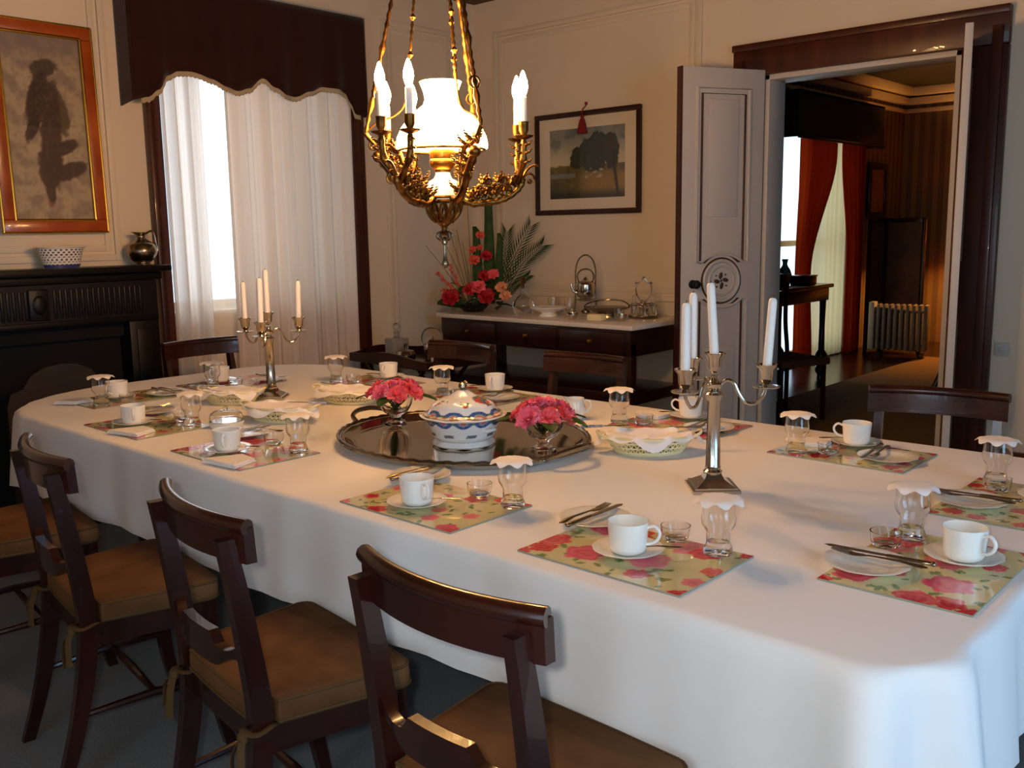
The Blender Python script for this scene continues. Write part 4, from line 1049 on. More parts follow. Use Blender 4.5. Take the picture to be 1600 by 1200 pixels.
# flower arrangement
FX, FY, FZ = -4.80, 4.86, SZ
fb = thing('flower_bowl', 'dark low bowl holding the tall red flower arrangement on the sideboard', 'bowl', (FX, FY, FZ))
MB().lathe([(0, .004), (.07, 0), (.075, .008), (.10, .03), (.115, .055), (.11, .056), (.09, .034), (0, .03)], 28).build('bowl', BLACK, fb)
CAMR = Vector((.7400, .6724, 0)); CAMD = Vector((-.6724, .74, 0))
def fp(l, d, z): v = CAMR * l + CAMD * d; return Vector((FX + v.x, FY + v.y, FZ + z))
def blade(name, p0, p1, w, label, cat, grp, m=DLEAF, bend=(0, 0, 0), cut=True):
    p0, p1 = Vector(p0), Vector(p1); b = MB(); sdv = CAMR; n = 9; vs = []; fs = []
    for k in range(n):
        u = k / (n - 1); p = p0 + (p1 - p0) * u + Vector(bend) * sin(pi * u); ww = w * (.7 + .3 * sin(pi * min(1, u + .2)))
        dv = (p1 - p0).normalized(); s = dv.cross(CAMD).normalized()
        if k == n - 1 and cut: vs += [p - s * ww - dv * w * .9, p + CAMD * .004, p + s * ww * 1.]
        else: vs += [p - s * ww, p + CAMD * w * .22, p + s * ww]
    for k in range(n - 1):
        for q in range(2): fs.append((k * 3 + q, k * 3 + q + 1, k * 3 + 4 + q, k * 3 + 3 + q))
    o = b.add([v - p0 for v in vs], fs).build(name, m, loc=p0, ang=60, solid=.002); return tag(o, label, cat, grp)
blade('flax_leaf', fp(.12, .02, .05), fp(.12, .03, .83), .040, 'tallest broad green leaf rising at the back of the red flower arrangement', 'leaf', 'broad upright leaves')
blade('flax_leaf', fp(.035, .02, .10), fp(.03, .02, .60), .036, 'broad green leaf with a slanted tip beside the orange blooms', 'leaf', 'broad upright leaves')
blade('flax_leaf', fp(.175, .0, .08), fp(.20, .0, .55), .030, 'narrower upright green leaf beside the palm fronds', 'leaf', 'broad upright leaves')
blade('flax_leaf', fp(-.06, -.03, .055), fp(-.255, -.03, .075), .032, 'green leaf lying level out past the corner of the sideboard', 'leaf', 'broad upright leaves')
for k, (l, z, r0) in enumerate(((-.03, .80, 0), (-.11, .58, 0), (-.17, .60, 0), (-.185, .47, 0), (-.33, .47, 0), (-.27, .27, 0), (-.07, .50, 0))):
    p0 = fp(l * .15, .0, .07); p1 = fp(l, .02, z); b = MB(); mid = (p0 + p1) / 2 + Vector((0, 0, .02))
    b.tube([v - p0 for v in spline([p0, mid, p1], 6)], [.0035 - .002 * i / 12 for i in range(13)], 5)
    tag(b.build('reed_stem', REED, loc=p0), 'thin bare reed fanning out on the window side of the red flower arrangement', 'stem', 'thin reeds in the arrangement')
for k, (l, z) in enumerate(((-.26, .28), (-.17, .34), (-.22, .16))):
    p0 = fp(l * .35, -.03, .10); p1 = fp(l, -.02, z); b = MB(); q = random.Random(k)
    b.tube([Vector((0, 0, 0)), p1 - p0], [.004, .002], 5)
    for i in range(26):
        u = .35 + .65 * i / 26; c = (p1 - p0) * u; b.sph(c + Vector((q.uniform(-.012, .012), q.uniform(-.012, .012), q.uniform(-.012, .014))), q.uniform(.005, .009), 6, 5)
    tag(b.build('pink_flower_spike', CORAL, loc=p0), 'thin pinkish flower spike among the reeds of the arrangement', 'flower', 'pink spikes in the arrangement')
def frond(p0, p1, bend, label, n=16, L=.13):
    p0, p1 = Vector(p0), Vector(p1); P = spline([p0, (p0 + p1) / 2 + Vector(bend), p1], 10); t = thing('palm_frond', label, 'frond', p0, 0, 'palm fronds in the arrangement')
    b = MB(); b.tube([v - p0 for v in P], [.004 - .0025 * i / (len(P) - 1) for i in range(len(P))], 5); b.build('stalk', DLEAF, t)
    b = MB()
    for i in range(4, len(P) - 1):
        d = (P[i + 1] - P[i - 1]).normalized(); sd = d.cross(CAMD).normalized()
        for s in (-1, 1):
            dr = (d * .85 + sd * s * .55).normalized(); l = L * (1 - .5 * abs(i / len(P) - .4)); c = P[i] - p0; w = dr.cross(CAMD).normalized() * .005
            b.add([c, c + dr * l * .4 + w + CAMD * .004, c + dr * l, c + dr * l * .4 - w + CAMD * .004], [(0, 1, 2, 3)])
    b.build('leaflets', DLEAF, t, solid=.0015)
frond(fp(.20, .0, .10), fp(.42, .04, .60), (-.02, 0, .02), 'green palm frond reaching up toward the framed print')
frond(fp(.21, .0, .10), fp(.50, .02, .46), (-.0, 0, .05), 'green palm frond arching out over the decanter')
frond(fp(.20, .0, .10), fp(.25, .05, .56), (.0, 0, .02), 'upright green palm frond beside the broad leaves')
frond(fp(.20, -.02, .06), fp(.40, -.02, .25), (.0, 0, .02), 'low green palm frond behind the glass decanter', L=.07)
BL = [bloom_mesh(11, .048, 4, RED), bloom_mesh(12, .042, 4, RED), bloom_mesh(13, .036, 3, CORAL), bloom_mesh(14, .040, 3, PEACH), bloom_mesh(15, .045, 4, PINK)]
for i, (l, d, z, me, sc, lb) in enumerate((
        (-.155, -.09, .095, 0, 1.5, 'large red bloom drooping low at the window side of the arrangement'), (.09, -.10, .10, 0, 1.45, 'large crimson bloom low in the centre of the arrangement'),
        (.045, -.09, .165, 4, 1.3, 'large pink red bloom above the crimson one'), (-.015, -.09, .15, 1, 1.3, 'orange red bloom beside the large pink red bloom'),
        (.085, -.07, .245, 1, 1.15, 'red bloom halfway up the arrangement'), (.15, -.07, .255, 4, 1.0, 'pink bloom beside the upright leaf'),
        (.015, -.05, .355, 2, 1.25, 'coral bloom in the upper part of the arrangement'), (.10, -.04, .385, 1, 1.1, 'small red bloom before the tallest leaf'),
        (.005, -.04, .43, 2, .9, 'coral bloom before the slanted leaf'), (.055, -.03, .445, 2, .7, 'small coral bloom beside the tallest leaf'), (.058, -.03, .53, 2, .95, 'topmost peach coral bloom of the arrangement'),
        (.205, -.10, .165, 3, 1.15, 'upper peach bloom beside the decanter'), (.23, -.10, .105, 3, 1.15, 'lower peach bloom beside the decanter'))):
    q = fp(l, d, z)
    p = flower('arrangement_bloom', lb, 'flower', 'blooms of the red arrangement', q, (0, .9, atan2(-CAMD.y, -CAMD.x) + .3 * sin(i * 2.1)), BL[me], sc, stem=False)
    c = fp(l * .3, d * .3, max(.05, z - .16)); s = MB()
    M = (Matrix.LocRotScale(q, p.rotation_euler, Vector((sc,) * 3))).inverted(); s.tube([M @ v for v in spline([c, (c + q) / 2 + Vector((0, 0, .01)), q], 5)], .0022, 5); s.build('stem', STEM, p)
q = random.Random(9); LM2 = leaf_mesh('leaf', .085, .045, m=DLEAF)
for k in range(34):
    l = q.uniform(-.15, .24); z = q.uniform(.035, .22) * (1 - abs(l - .05) * 1.5); d = q.uniform(-.09, .03)
    o = single('arrangement_leaf', LM2, fp(l, d, z), 0, 'small dark leaf massed at the foot of the red flower arrangement', 'leaf', 'small dark leaves of the arrangement')
    o.rotation_euler = (q.uniform(-.6, .6), q.uniform(-.7, .3), atan2(-CAMD.y, -CAMD.x) + q.uniform(-1.6, 1.6))

def sbt(name, label, cat, x, y, rz=0., grp=None, z=SZ): return thing(name, label, cat, (x, y, z), rz, grp)
# decanter
t = sbt('glass_decanter', 'round glass decanter beside the red flower arrangement', 'decanter', -4.385, 4.93)
MB().lathe(DL([(.0, .006), (.05, .003), (.062, 0), (.072, .02), (.075, .05), (.064, .085), (.036, .115), (.021, .135), (.018, .17), (.024, .185), (.026, .188)], 3) + [(.022, .187), (.015, .17), (.016, .14), (.05, .085), (.06, .05), (0, .012)], 28, wob=lambda a, j, r, z: (1 + (.03 * cos(10 * a) if z < .12 else 0), 0)).build('body', GLASS, t)
MB().sph((0, 0, .222), (.024, .024, .026), 14, 8).lathe([(.008, .17), (.012, .19), (.010, .20)], 12).build('stopper', AMBER, t)
for x, y, l in ((-4.27, 5.12, 'cut glass tumbler beside the decanter on the sideboard'), (-4.13, 5.13, 'cut glass tumbler beside the silver kettle stand')):
    o = MB().lathe([(0, .006), (.03, .003), (.032, 0), (.036, .03), (.042, .10), (.040, .10), (.034, .03), (0, .016)], 24, wob=lambda a, j, r, z: (1 + (.03 * cos(10 * a) if .004 < z < .06 and r > .02 else 0), 0)).build('cut_glass_tumbler', GLASS, loc=(x, y, SZ))
    tag(o, l, 'glass', 'tumblers on the sideboard')
o = MB().lathe([(0, .004), (.06, .0), (.062, .010), (.045, .018), (.05, .024), (.11, .045), (.128, .056), (.127, .060), (.105, .052), (0, .034)], 40).build('comport_plate', CHINA, loc=(-4.10, 4.86, SZ))
tag(o, 'shallow white china dish at the front of the sideboard', 'dish')
# spirit kettle on its stand
t = sbt('spirit_kettle', 'silver kettle hanging in a tall hooped stand on the sideboard', 'kettle', -3.955, 5.08, CAX)
b = MB(); b.tube(spline([(-.085, 0, .004), (-.070, 0, .08), (-.066, 0, .20), (-.066, 0, .30), (-.045, 0, .37), (0, 0, .398), (.045, 0, .37), (.066, 0, .30), (.066, 0, .20), (.070, 0, .08), (.085, 0, .004)], 5), .0055, 8)
for s in (-1, 1): b.tube(spline([(s * .068, 0, .14), (s * .072, .05, .06), (s * .07, .075, .004)], 4), .005, 8)
b.tube([(.070 * cos(TAU * k / 24), .070 * sin(TAU * k / 24), .10) for k in range(24)], .004, 6, closed=True)
b.build('stand', SILVER, t)
kb = MB().lathe(DL([(.0, .112), (.035, .112), (.055, .125), (.063, .155), (.064, .19), (.060, .212), (.040, .225), (.022, .232), (.016, .242), (.006, .25), (.0, .258)], 3), 28).build('kettle_body', SILVER, t)
MB().tube(spline([(-.045, 0, .215), (-.055, 0, .26), (-.035, 0, .295), (0, 0, .305), (.035, 0, .295), (.055, 0, .26), (.045, 0, .215)], 5), .0055, 8).build('handle', SILVER, t)
MB().tube(spline([(-.055, 0, .145), (-.085, 0, .165), (-.098, 0, .21)], 5), [.014, .013, .012, .011, .010, .009, .009, .008, .008, .007, .007], 10).build('spout', SILVER, t)
MB().lathe([(0, .01), (.025, .008), (.03, .014), (.03, .03), (.012, .04), (.008, .055), (0, .056)], 16).build('burner', DULLS, t)
# swing handled silver cake basket
t = sbt('cake_basket', 'low silver basket with a flat swing handle before the cruet', 'basket', -3.72, 5.0, .4)
MB().lathe([(0, .022), (.05, .020), (.055, .004), (.07, 0), (.068, .012), (.062, .022), (.11, .045), (.15, .062), (.152, .067), (.145, .066), (.10, .052), (0, .03)], 44, sy=.75, wob=lambda a, j, r, z: (1 + (.02 * cos(14 * a) if r > .13 else 0), 0)).build('bowl', DULLS, t)
MB().tube(spline([(-.15, 0, .066), (-.135, .03, .085), (-.08, .09, .10), (0, .115, .105), (.08, .09, .10), (.135, .03, .085), (.15, 0, .066)], 5), .005, 8).build('handle', DULLS, t)
# cruet stand with bottles
t = sbt('cruet_stand', 'silver cruet frame with a tall loop handle near the doorway end of the sideboard', 'cruet', -3.50, 5.10, CAX)
b = MB(); b.lathe([(0, .012), (.09, .012), (.098, .018), (.10, .012), (.095, .004), (.085, 0), (0, .002)], 36); b.build('base', DULLS, t)
b = MB(); b.tube([(.088 * cos(TAU * k / 36), .088 * sin(TAU * k / 36), .085) for k in range(36)], .004, 6, closed=True)
for k in range(6):
    a = TAU * k / 6 + .5; b.tube([(.088 * cos(a), .088 * sin(a), .012), (.088 * cos(a), .088 * sin(a), .085)], .003, 6)
b.build('gallery', SILVER, t)
b = MB(); b.tube(spline([(0, 0, .02), (0, 0, .09), (-.03, 0, .12), (-.05, 0, .17), (-.045, 0, .215), (-.028, 0, .225), (0, 0, .252), (.028, 0, .225), (.045, 0, .215), (.05, 0, .17), (.03, 0, .12), (0, 0, .09)], 5), .0045, 8)
for p in ((0, 0, .256), (-.048, 0, .222), (.048, 0, .222)): b.sph(p, .009, 10, 6)
b.build('handle', SILVER, t)
Rm = RZ(CAX)
for k, (lb, tall) in enumerate((('tall glass cruet bottle on the window side of the cruet frame', 1), ('silver topped glass pot at the front of the cruet frame', 0), ('tall glass cruet bottle on the doorway side of the cruet frame', 1), ('silver topped glass pot at the back of the cruet frame', 0))):
    a = pi + k * pi / 2; v = Rm @ Vector((.06 * cos(a), .06 * sin(a), 0)); q = thing('cruet_bottle', lb, 'bottle', (-3.50 + v.x, 5.10 + v.y, SZ + .0125), 0, 'bottles in the cruet frame')
    if tall:
        MB().lathe([(0, .004), (.02, .0), (.022, .004), (.022, .07), (.012, .095), (.009, .12), (.014, .135), (.012, .135), (.007, .12), (.01, .094), (.019, .07), (0, .01)], 18).build('body', GLASS, q)
        MB().lathe([(0, .12), (.006, .122), (.007, .138), (.013, .15), (.010, .165), (0, .17)], 14).build('stopper', GLASS, q)
    else:
        MB().lathe([(0, .004), (.02, .0), (.023, .004), (.023, .055), (.018, .065), (.016, .065), (.020, .05), (0, .01)], 18).build('body', GLASS, q)
        MB().lathe([(.018, .064), (.019, .072), (.012, .085), (.005, .09), (.006, .096), (0, .10)], 16).build('lid', SILVER, q)
for x, y, r, lb in ((-3.80, 4.74, .035, 'small silver bowl at the front edge of the sideboard'), (-3.47, 4.82, .030, 'small silver salt nearest the sideboard corner by the door')):
    o = MB().lathe([(0, .003), (.6 * r, 0), (.7 * r, .006), (r, .02), (1.05 * r, .045), (.98 * r, .045), (.85 * r, .02), (0, .01)], 20).build('silver_bowl', SILVER, loc=(x, y, SZ)); tag(o, lb, 'bowl')
o = MB().box((0, 0, .022), (.11, .07, .044), .012).build('cheese_dish', CREAMCH, loc=(-3.62, 4.76, SZ)); tag(o, 'low cream china dish at the front of the sideboard', 'dish')
o = MB().lathe([(0, .006), (.022, .003), (.025, 0), (.03, .03), (.033, .07), (.031, .07), (.027, .03), (0, .014)], 22).build('small_glass', GLASS, loc=(-3.52, 4.86, SZ)); tag(o, 'small plain glass in front of the cruet frame', 'glass')

# ------------------------------------------------------------------ butler tray table in the corner
BX, BY, BZ = -4.62, 4.14, .60
t = thing('butler_tray', 'dark wooden butler tray on a folding stand in the window corner', 'tray table', (BX, BY, 0), -.05)
MB().box((0, 0, BZ), (.80, .48, .018), .004).build('tray_base', MAHOG, t)
for nm, P in (('gallery', [(-.40, -.24), (.40, -.24)]), ('gallery', [(.40, .24), (-.40, .24)]), ('gallery', [(.40, -.24), (.40, .24)]), ('gallery', [(-.40, .24), (-.40, -.24)])):
    n = 13; pts = [Vector((P[0][0] + (P[1][0] - P[0][0]) * k / 12, P[0][1] + (P[1][1] - P[0][1]) * k / 12, 0)) for k in range(n)]
    hs = [.045 + .03 * sin(pi * k / 12) ** 2 for k in range(n)]; dr = (pts[-1] - pts[0]).normalized(); nn = Vector((-dr.y, dr.x, 0)) * .007
    MB().slab([p + Vector((0, 0, BZ + h)) for p, h in zip(pts, hs)], [p + Vector((0, 0, BZ - .008)) for p in pts], nn, -nn).build(nm, MAHOG2, t)
for sy in (-.18, .18):
    for s in (-1, 1): MB().tube([(s * .30, sy, .0), (-s * .30, sy, BZ - .012)], .013, 8).build('leg', MAHOG, t)
def on_tray(x, y): return (BX + x, BY + y, BZ + .0095)
t = thing('square_decanter', 'square cut glass decanter with ball stopper on the butler tray', 'decanter', on_tray(-.17, -.02))
b = MB(); b.box((0, 0, .065), (.115, .115, .13), .010); b.lathe([(.03, .13), (.018, .14), (.017, .165), (.024, .172), (0, .172)], 20); b.build('body', mat('cut crystal', (225, 222, 216), .08, trans=.75, bump=1., bump_s=90), t)
MB().sph((0, 0, .205), .024, 14, 10).lathe([(.010, .165), (.009, .185)], 12).build('stopper', GLASS, t)
t = thing('small_kettle', 'silver kettle with a round hoop handle on the butler tray', 'kettle', on_tray(.10, .05), CAX)
MB().lathe(DL([(0, .004), (.045, .0), (.05, .01), (.058, .05), (.055, .09), (.035, .115), (.02, .125), (.010, .14), (.004, .152), (0, .154)], 3), 26).build('kettle_body', SILVER, t)
MB().tube(spline([(-.05, 0, .095), (-.068, 0, .14), (-.05, 0, .19), (0, 0, .208), (.05, 0, .19), (.068, 0, .14), (.05, 0, .095)], 5), .005, 8).build('handle', SILVER, t)
MB().tube(spline([(.05, 0, .04), (.085, 0, .06), (.095, 0, .11)], 5), [.012 - .0006 * k for k in range(11)], 10).build('spout', SILVER, t)
o = MB().lathe([(0, .01), (.055, .008), (.06, 0), (.065, .006), (.07, .04), (.055, .06), (.02, .066), (.006, .07), (.009, .085), (.012, .10), (0, .112)], 26).build('covered_dish', DULLS, loc=on_tray(-.03, -.07)); tag(o, 'low covered dish with dark knob on the butler tray', 'dish')
for k, (x, y, lb) in enumerate(((.24, -.04, 'white teacup on the butler tray beside the kettle'), (.31, .06, 'white teacup on the butler tray behind the chair back'))):
    c = piece('coffee_cup', lb, 'cup', 'cups on the butler tray', on_tray(x, y), 1. + k, [('bowl', CUPM), ('handle', HANDM)])

# ------------------------------------------------------------------ fireplace, screen, mantel things
fp_ = thing('fireplace_mantel', 'black slate fireplace surround with a fluted frieze and long mantel shelf', 'fireplace', (XL, 1.66, 0))
hwm = 1.005
MB().box((.115, 0, 1.255), (.23, 2 * hwm, .035), .008).build('mantel_shelf', BLACKW, fp_)
b = MB(); b.box((.085, 0, 1.215), (.17, 2 * hwm - .06, .045), .01); b.box((.075, 0, 1.08), (.15, 2 * hwm - .12, .22)); b.box((.08, 0, .985), (.16, 2 * hwm - .12, .03), .006); b.build('frieze', BLACKW, fp_)
b = MB()
for k in range(64):
    y = -hwm + .10 + k * (2 * hwm - .2) / 63
    if .25 < abs(y) < .36 or abs(y) > .86: continue
    b.box((.152, y, 1.09), (.012, .016, .15), .004)
for y in (-.305, .305): b.box((.154, y, 1.09), (.016, .10, .16), .01); b.sph((.162, y, 1.09), (.012, .035, .05), 14, 8)
b.build('fluting', BLACKW, fp_)
for s in (-1, 1):
    b = MB(); b.box((.075, s * .86, .485), (.15, .17, .97), .004); b.box((.155, s * .86, .55), (.012, .10, .75), .004); b.box((.08, s * .86, .06), (.165, .185, .12), .006); b.build('pilaster', BLACKW, fp_)
b = MB(); b.box((.012, 0, .48), (.02, 1.55, .96)); b.box((.045, 0, .93), (.06, 1.55, .08)); b.build('hearth_back', SOOT, fp_)
MB().box((.345, 0, .012), (.36, 1.9, .024), .006).build('hearth_slab', BLACKW, loc=(XL, 1.66, 0))
tag(bpy.data.objects['hearth_slab'], 'low black hearth slab on the floor under the fire screen', 'hearth')
t = thing('fire_screen', 'dark arched fire screen standing before the black hearth', 'fire screen', (XL + .36, 1.96, .0245))
P = [(-.27, .03), (.27, .03), (.27, .60), (.25, .66), (.19, .68), (.15, .74), (.08, .775), (0, .785), (-.08, .775), (-.15, .74), (-.19, .68), (-.25, .66), (-.27, .60)]
MB().prism(P, -.012, .012, M=Matrix.Rotation(pi / 2, 4, 'Z') @ Matrix.Rotation(pi / 2, 4, 'X')).build('panel', SCREENB, t)
for s in (-.2, .2): MB().box((0, s, .015), (.18, .03, .03), .006).build('foot', SCREENB, t)
t = thing('latticed_bowl', 'blue and white latticed china bowl on the mantel under the painting', 'bowl', (XL + .115, 2.115, 1.2725))
b = MB(); b.lathe(DL([(0, .006), (.085, .0), (.088, .006), (.094, .02), (.108, .075), (.116, .10), (.132, .106), (.131, .110), (.112, .104)], 12) + [(.09, .03), (0, .02)], 260, sx=.62)
o = b.build('body', DECCH, t, ang=60)
def lat(co):
    a = atan2(co.y, co.x / .62); c = (226, 222, 214)
    if .018 < co.z < .098:
        u = a * 26 / TAU; v = co.z / .0125; row = int(v); uu = (u + .5 * (row % 2)) % 1 - .5; vv = v % 1 - .5
        if uu * uu + vv * vv < .085: c = (46, 52, 74)
    if co.z < .018: c = (58, 68, 120)
    return lin(c)
paint(o, lat)
t = thing('silver_jug', 'round bellied silver jug on the end of the mantel shelf', 'jug', (XL + .12, 2.552, 1.2725), pi / 2)
MB().lathe(DL([(0, .006), (.042, .0), (.046, .006), (.040, .014), (.060, .03), (.078, .06), (.080, .085), (.066, .115), (.036, .135), (.024, .145), (.022, .16), (.030, .172), (.038, .178)], 4) + [(.034, .177), (.020, .158), (0, .15)], 32,
           wob=lambda a, j, r, z: (1 + (.5 * exp(-(a - pi) ** 2 * 4) if z > .168 else 0), .004 * exp(-(a - pi) ** 2 * 4) if z > .168 else 0)).build('body', DULLS, t)
MB().tube(spline([(.03, 0, .172), (.06, 0, .185), (.078, 0, .165), (.085, 0, .12), (.092, 0, .08), (.078, 0, .06)], 5), .006, 8).build('handle', DULLS, t)

# ------------------------------------------------------------------ pictures
def framed(name, label, loc, rz, w, h, fw, fm, gw=0., tilt=0.):
    """face towards local -y"""
    t = thing(name, label, 'picture', loc, rz); t.rotation_euler = (tilt, 0, rz)
    b = MB()
    for c, d in (((0, -.014, h / 2 - fw / 2), (w, .028, fw)), ((0, -.014, -h / 2 + fw / 2), (w, .028, fw)), ((-w / 2 + fw / 2, -.014, 0), (fw, .028, h - 2 * fw + .001)), ((w / 2 - fw / 2, -.014, 0), (fw, .028, h - 2 * fw + .001))): b.box(c, d, .007)
    b.build('frame', fm, t)
    if gw:
        b = MB(); W, H = w - 2 * fw + gw, h - 2 * fw + gw
        for (x0, z0, x1, z1) in ((-W / 2, -H / 2, W / 2, -H / 2), (W / 2, -H / 2, W / 2, H / 2), (W / 2, H / 2, -W / 2, H / 2), (-W / 2, H / 2, -W / 2, -H / 2)): b.tube([(x0, -.024, z0), (x1, -.024, z1)], gw, 8)
        b.build('gilt_slip', GILT, t)
        b = MB(); W, H = w - .012, h - .012
        for (x0, z0, x1, z1) in ((-W / 2, -H / 2, W / 2, -H / 2), (W / 2, -H / 2, W / 2, H / 2), (W / 2, H / 2, -W / 2, H / 2), (-W / 2, H / 2, -W / 2, -H / 2)): b.tube([(x0, -.024, z0), (x1, -.024, z1)], .006, 8)
        b.build('gilt_edge', GILT, t)
    MB().add([(-w / 2 + fw, -.020, -h / 2 + fw), (w / 2 - fw, -.020, -h / 2 + fw), (w / 2 - fw, -.020, h / 2 - fw), (-w / 2 + fw, -.020, h / 2 - fw)], [(0, 1, 2, 3)]).build('glazing', PANE, t)
    return t
def nz(x, y, s, k=0.): return .5 + .5 * noise.fractal((x * s + k, y * s, k), 1., 2., 4)
t = framed('landscape_print', 'framed landscape print with a wide cream mount above the sideboard', (-4.135, YB - .006, 1.882), 0, .915, .70, .036, FRAMED)
MB().box((0, -.006, 0), (.85, .006, .63)).build('mount', CARD, t)
def land(co):
    x = (co.x + .325) / .65; y = (co.z + .238) / .475; n = nz(x, y, 7, 1); n2 = nz(x, y, 18, 4)
    sky = mix((128, 132, 122), (196, 184, 146), sstep(.95, .5, y)); sky = mix(sky, (96, 104, 100), .7 * sstep(.48, .7, n) * sstep(.6, .8, y)); c = sky
    g = .46 + .03 * nz(x, 0, 9, 2)
    if y < g:
        c = mix((124, 104, 48), (78, 76, 44), n2); c = mix(c, (170, 128, 52), sstep(.25, .12, abs(y - .18)) * sstep(.3, .6, x) * .7); c = mix(c, (40, 42, 34), sstep(.16, .02, y) * .8 + .5 * sstep(.3, .05, x) * sstep(.35, .2, y))
        if .30 < y < .36 and x < .35: c = mix(c, (120, 136, 140), .7)
    for cx, cy, rx, ry in ((.38, .58, .09, .15), (.52, .66, .11, .18), (.66, .70, .14, .22), (.82, .66, .10, .24), (.33, .50, .05, .06), (.60, .50, .16, .12)):
        q = ((x - cx) / rx) ** 2 + ((y - cy) / ry) ** 2
        if q < 1.1 - .7 * (n2 - .5): c = mix((34, 40, 26), (66, 68, 40), n2 * .9)
    if abs(x - .87 - (y - .4) * -.12) < .018 and y < .9: c = (52, 38, 26)
    if .48 < x < .72 and .28 < y < .42: c = mix(c, (196, 176, 150), sstep(.5, .68, n2) * .9); c = mix(c, (150, 70, 50), sstep(.6, .75, n) * .8)
    return lin(c)
o = MB().sheet(lambda u, v: (-.325 + .65 * u, -.0105, -.238 + .475 * v), 110, 80).build('print', PRINTM, t); paint(o, land)
o = thing('picture_tassel', 'dark red silk tassel hanging over the top of the framed print', 'tassel', (-4.15, YB - .042, 2.075))
MB().lathe([(0, 0), (.036, .002), (.034, .02), (.024, .07), (.015, .10), (.010, .105), (.013, .112), (.013, .124), (.006, .132), (0, .133)], 20, wob=lambda a, j, r, z: (1 + .05 * cos(12 * a), 0)).build('skirt', TASSEL, o)
MB().tube([(0, 0, .13), (0, .004, .165), (.004, .03, .185), (.006, .036, .20)], .004, 6).sph((.006, .036, .205), .012, 8, 6).build('cord', TASSEL, o)
t = framed('game_bird_painting', 'tall painting of a dark hanging game bird in a maple and gilt frame', (XL + .012, 2.14, 1.985), pi / 2, .545, 1.07, .072, GOLDF, .008, tilt=-.025)
def bird(co):
    x = co.x / .40 + .5; y = co.z / .92 + .5; n = nz(x, y * 2.2, 5, 3); n2 = nz(x, y * 2.2, 16, 7)
    c = mix((172, 152, 122), (138, 122, 104), sstep(.35, .75, n)); c = mix(c, (120, 106, 102), sstep(.8, 1, y) * .7); c = mix(c, (124, 108, 78), sstep(.58, .70, n2) * .35)
    def blob(cx, cy, rx, ry, a=0.):
        dx, dy = x - cx, (y - cy) * 2.2; u = dx * cos(a) + dy * sin(a); v = -dx * sin(a) + dy * cos(a); return (u / rx) ** 2 + (v / ry) ** 2 - .5 * (n2 - .5)
    for cx, cy, rx, ry, a, col in ((.52, .83, .20, .12, .3, (70, 58, 42)), (.66, .60, .14, .34, .2, (86, 74, 52)), (.40, .66, .13, .40, -.30, (54, 36, 28)), (.34, .52, .08, .26, -.45, (46, 30, 24)), (.55, .52, .15, .62, -.08, (62, 42, 32)),
                               (.70, .40, .22, .09, .45, (58, 42, 34)), (.74, .27, .28, .11, .38, (66, 48, 42)), (.50, .30, .17, .36, -.05, (58, 40, 30)), (.47, .16, .07, .18, .1, (60, 44, 34))):
        q = blob(cx, cy, rx, ry, a)
        if q < 1: c = mix(mix(col, (104, 80, 60), .35 * sstep(.5, .7, n2)), c, sstep(.55, 1, q))
    if blob(.46, .085, .05, .05) < .8: c = mix(c, (120, 50, 34), .5)
    return lin(c)
o = MB().sheet(lambda u, v: (-.205 + .41 * u, -.012, -.47 + .94 * v), 70, 140).build('canvas', PAINTM, t); paint(o, bird)
t = thing('wall_outlet', 'small white power outlet on the wall beside the door frame', 'outlet', (-1.425, YB - .0, .78))
MB().box((0, -.005, 0), (.07, .010, .07), .003).build('plate', PLASTIC, t); MB().box((0, -.012, 0), (.02, .008, .028), .002).build('switch', PLASTIC, t)

# ------------------------------------------------------------------ the parlour through the doorway
tag(struct(MB().box((-2.1, 8.1, .005), (3.0, 5.0, .010), .004).build('parlour_rug', RUG)), 'brown carpet in the room beyond the doorway', 'carpet')
bpy.data.objects['parlour_rug']['kind'] = 'thing'
def drape(name, y0, y1, z0, z1, x, m, label, folds, tie=None, side=1, amp=.03, cat='curtain', grp=None):
    def fn(u, v):
        z = z0 + (z1 - z0) * v; k = 1.
        if tie: k = tie(v)
        y = (y0 + (y1 - y0) * u * k) if side > 0 else (y1 - (y1 - y0) * u * k)
        return (x + amp * sin(u * folds * TAU) * (.6 + .4 * k) + .3 * amp * sin(u * folds * 2.3 * TAU + 1), y, z)
    o = MB().sheet(fn, int(folds * 14) + 6, 26).build(name, m, ang=80); return tag(o, label, cat, grp)
XC = XPL + .11
drape('red_curtain', 9.08, 9.98, .02, 2.36, XC, REDCUR, 'rust red curtain drawn back beside the bright pane in the far room', 6, side=1, grp='curtains in the far room', tie=lambda v: .36 + .64 * sstep(.40, .92, v) if v > .4 else .36 + .10 * sstep(.4, 0, v))
drape('red_curtain', 10.12, 10.68, .02, 2.36, XC, REDCUR, 'dark red curtain between the lace and the framed picture in the far room', 5, side=-1, grp='curtains in the far room', tie=lambda v: .62 + .38 * sstep(.45, .95, v))
drape('lace_curtain', 9.28, 10.42, .015, 2.38, XPL + .045, LACEC, 'cream lace curtain hanging to the floor in the far room', 9, amp=.012)
t = thing('curtain_pelmet', 'dark olive box pelmet over the far room window', 'pelmet', (XPL, 9.85, 2.28))
b = MB(); b.box((.22, 0, .22), (.02, 2.1, .44)); b.box((.12, 0, .43), (.22, 2.1, .02)); b.box((.11, -1.04, .22), (.22, .02, .44)); b.box((.11, 1.04, .22), (.22, .02, .44)); b.build('box', GREENV, t); MB().box((.235, 0, .0), (.02, 2.12, .03), .006).build('braid', MAHOG2, t)
t = thing('far_picture', 'small dark framed picture on the window wall of the far room', 'picture', (XPL + .02, 11.28, 1.82), pi / 2)
b = MB()
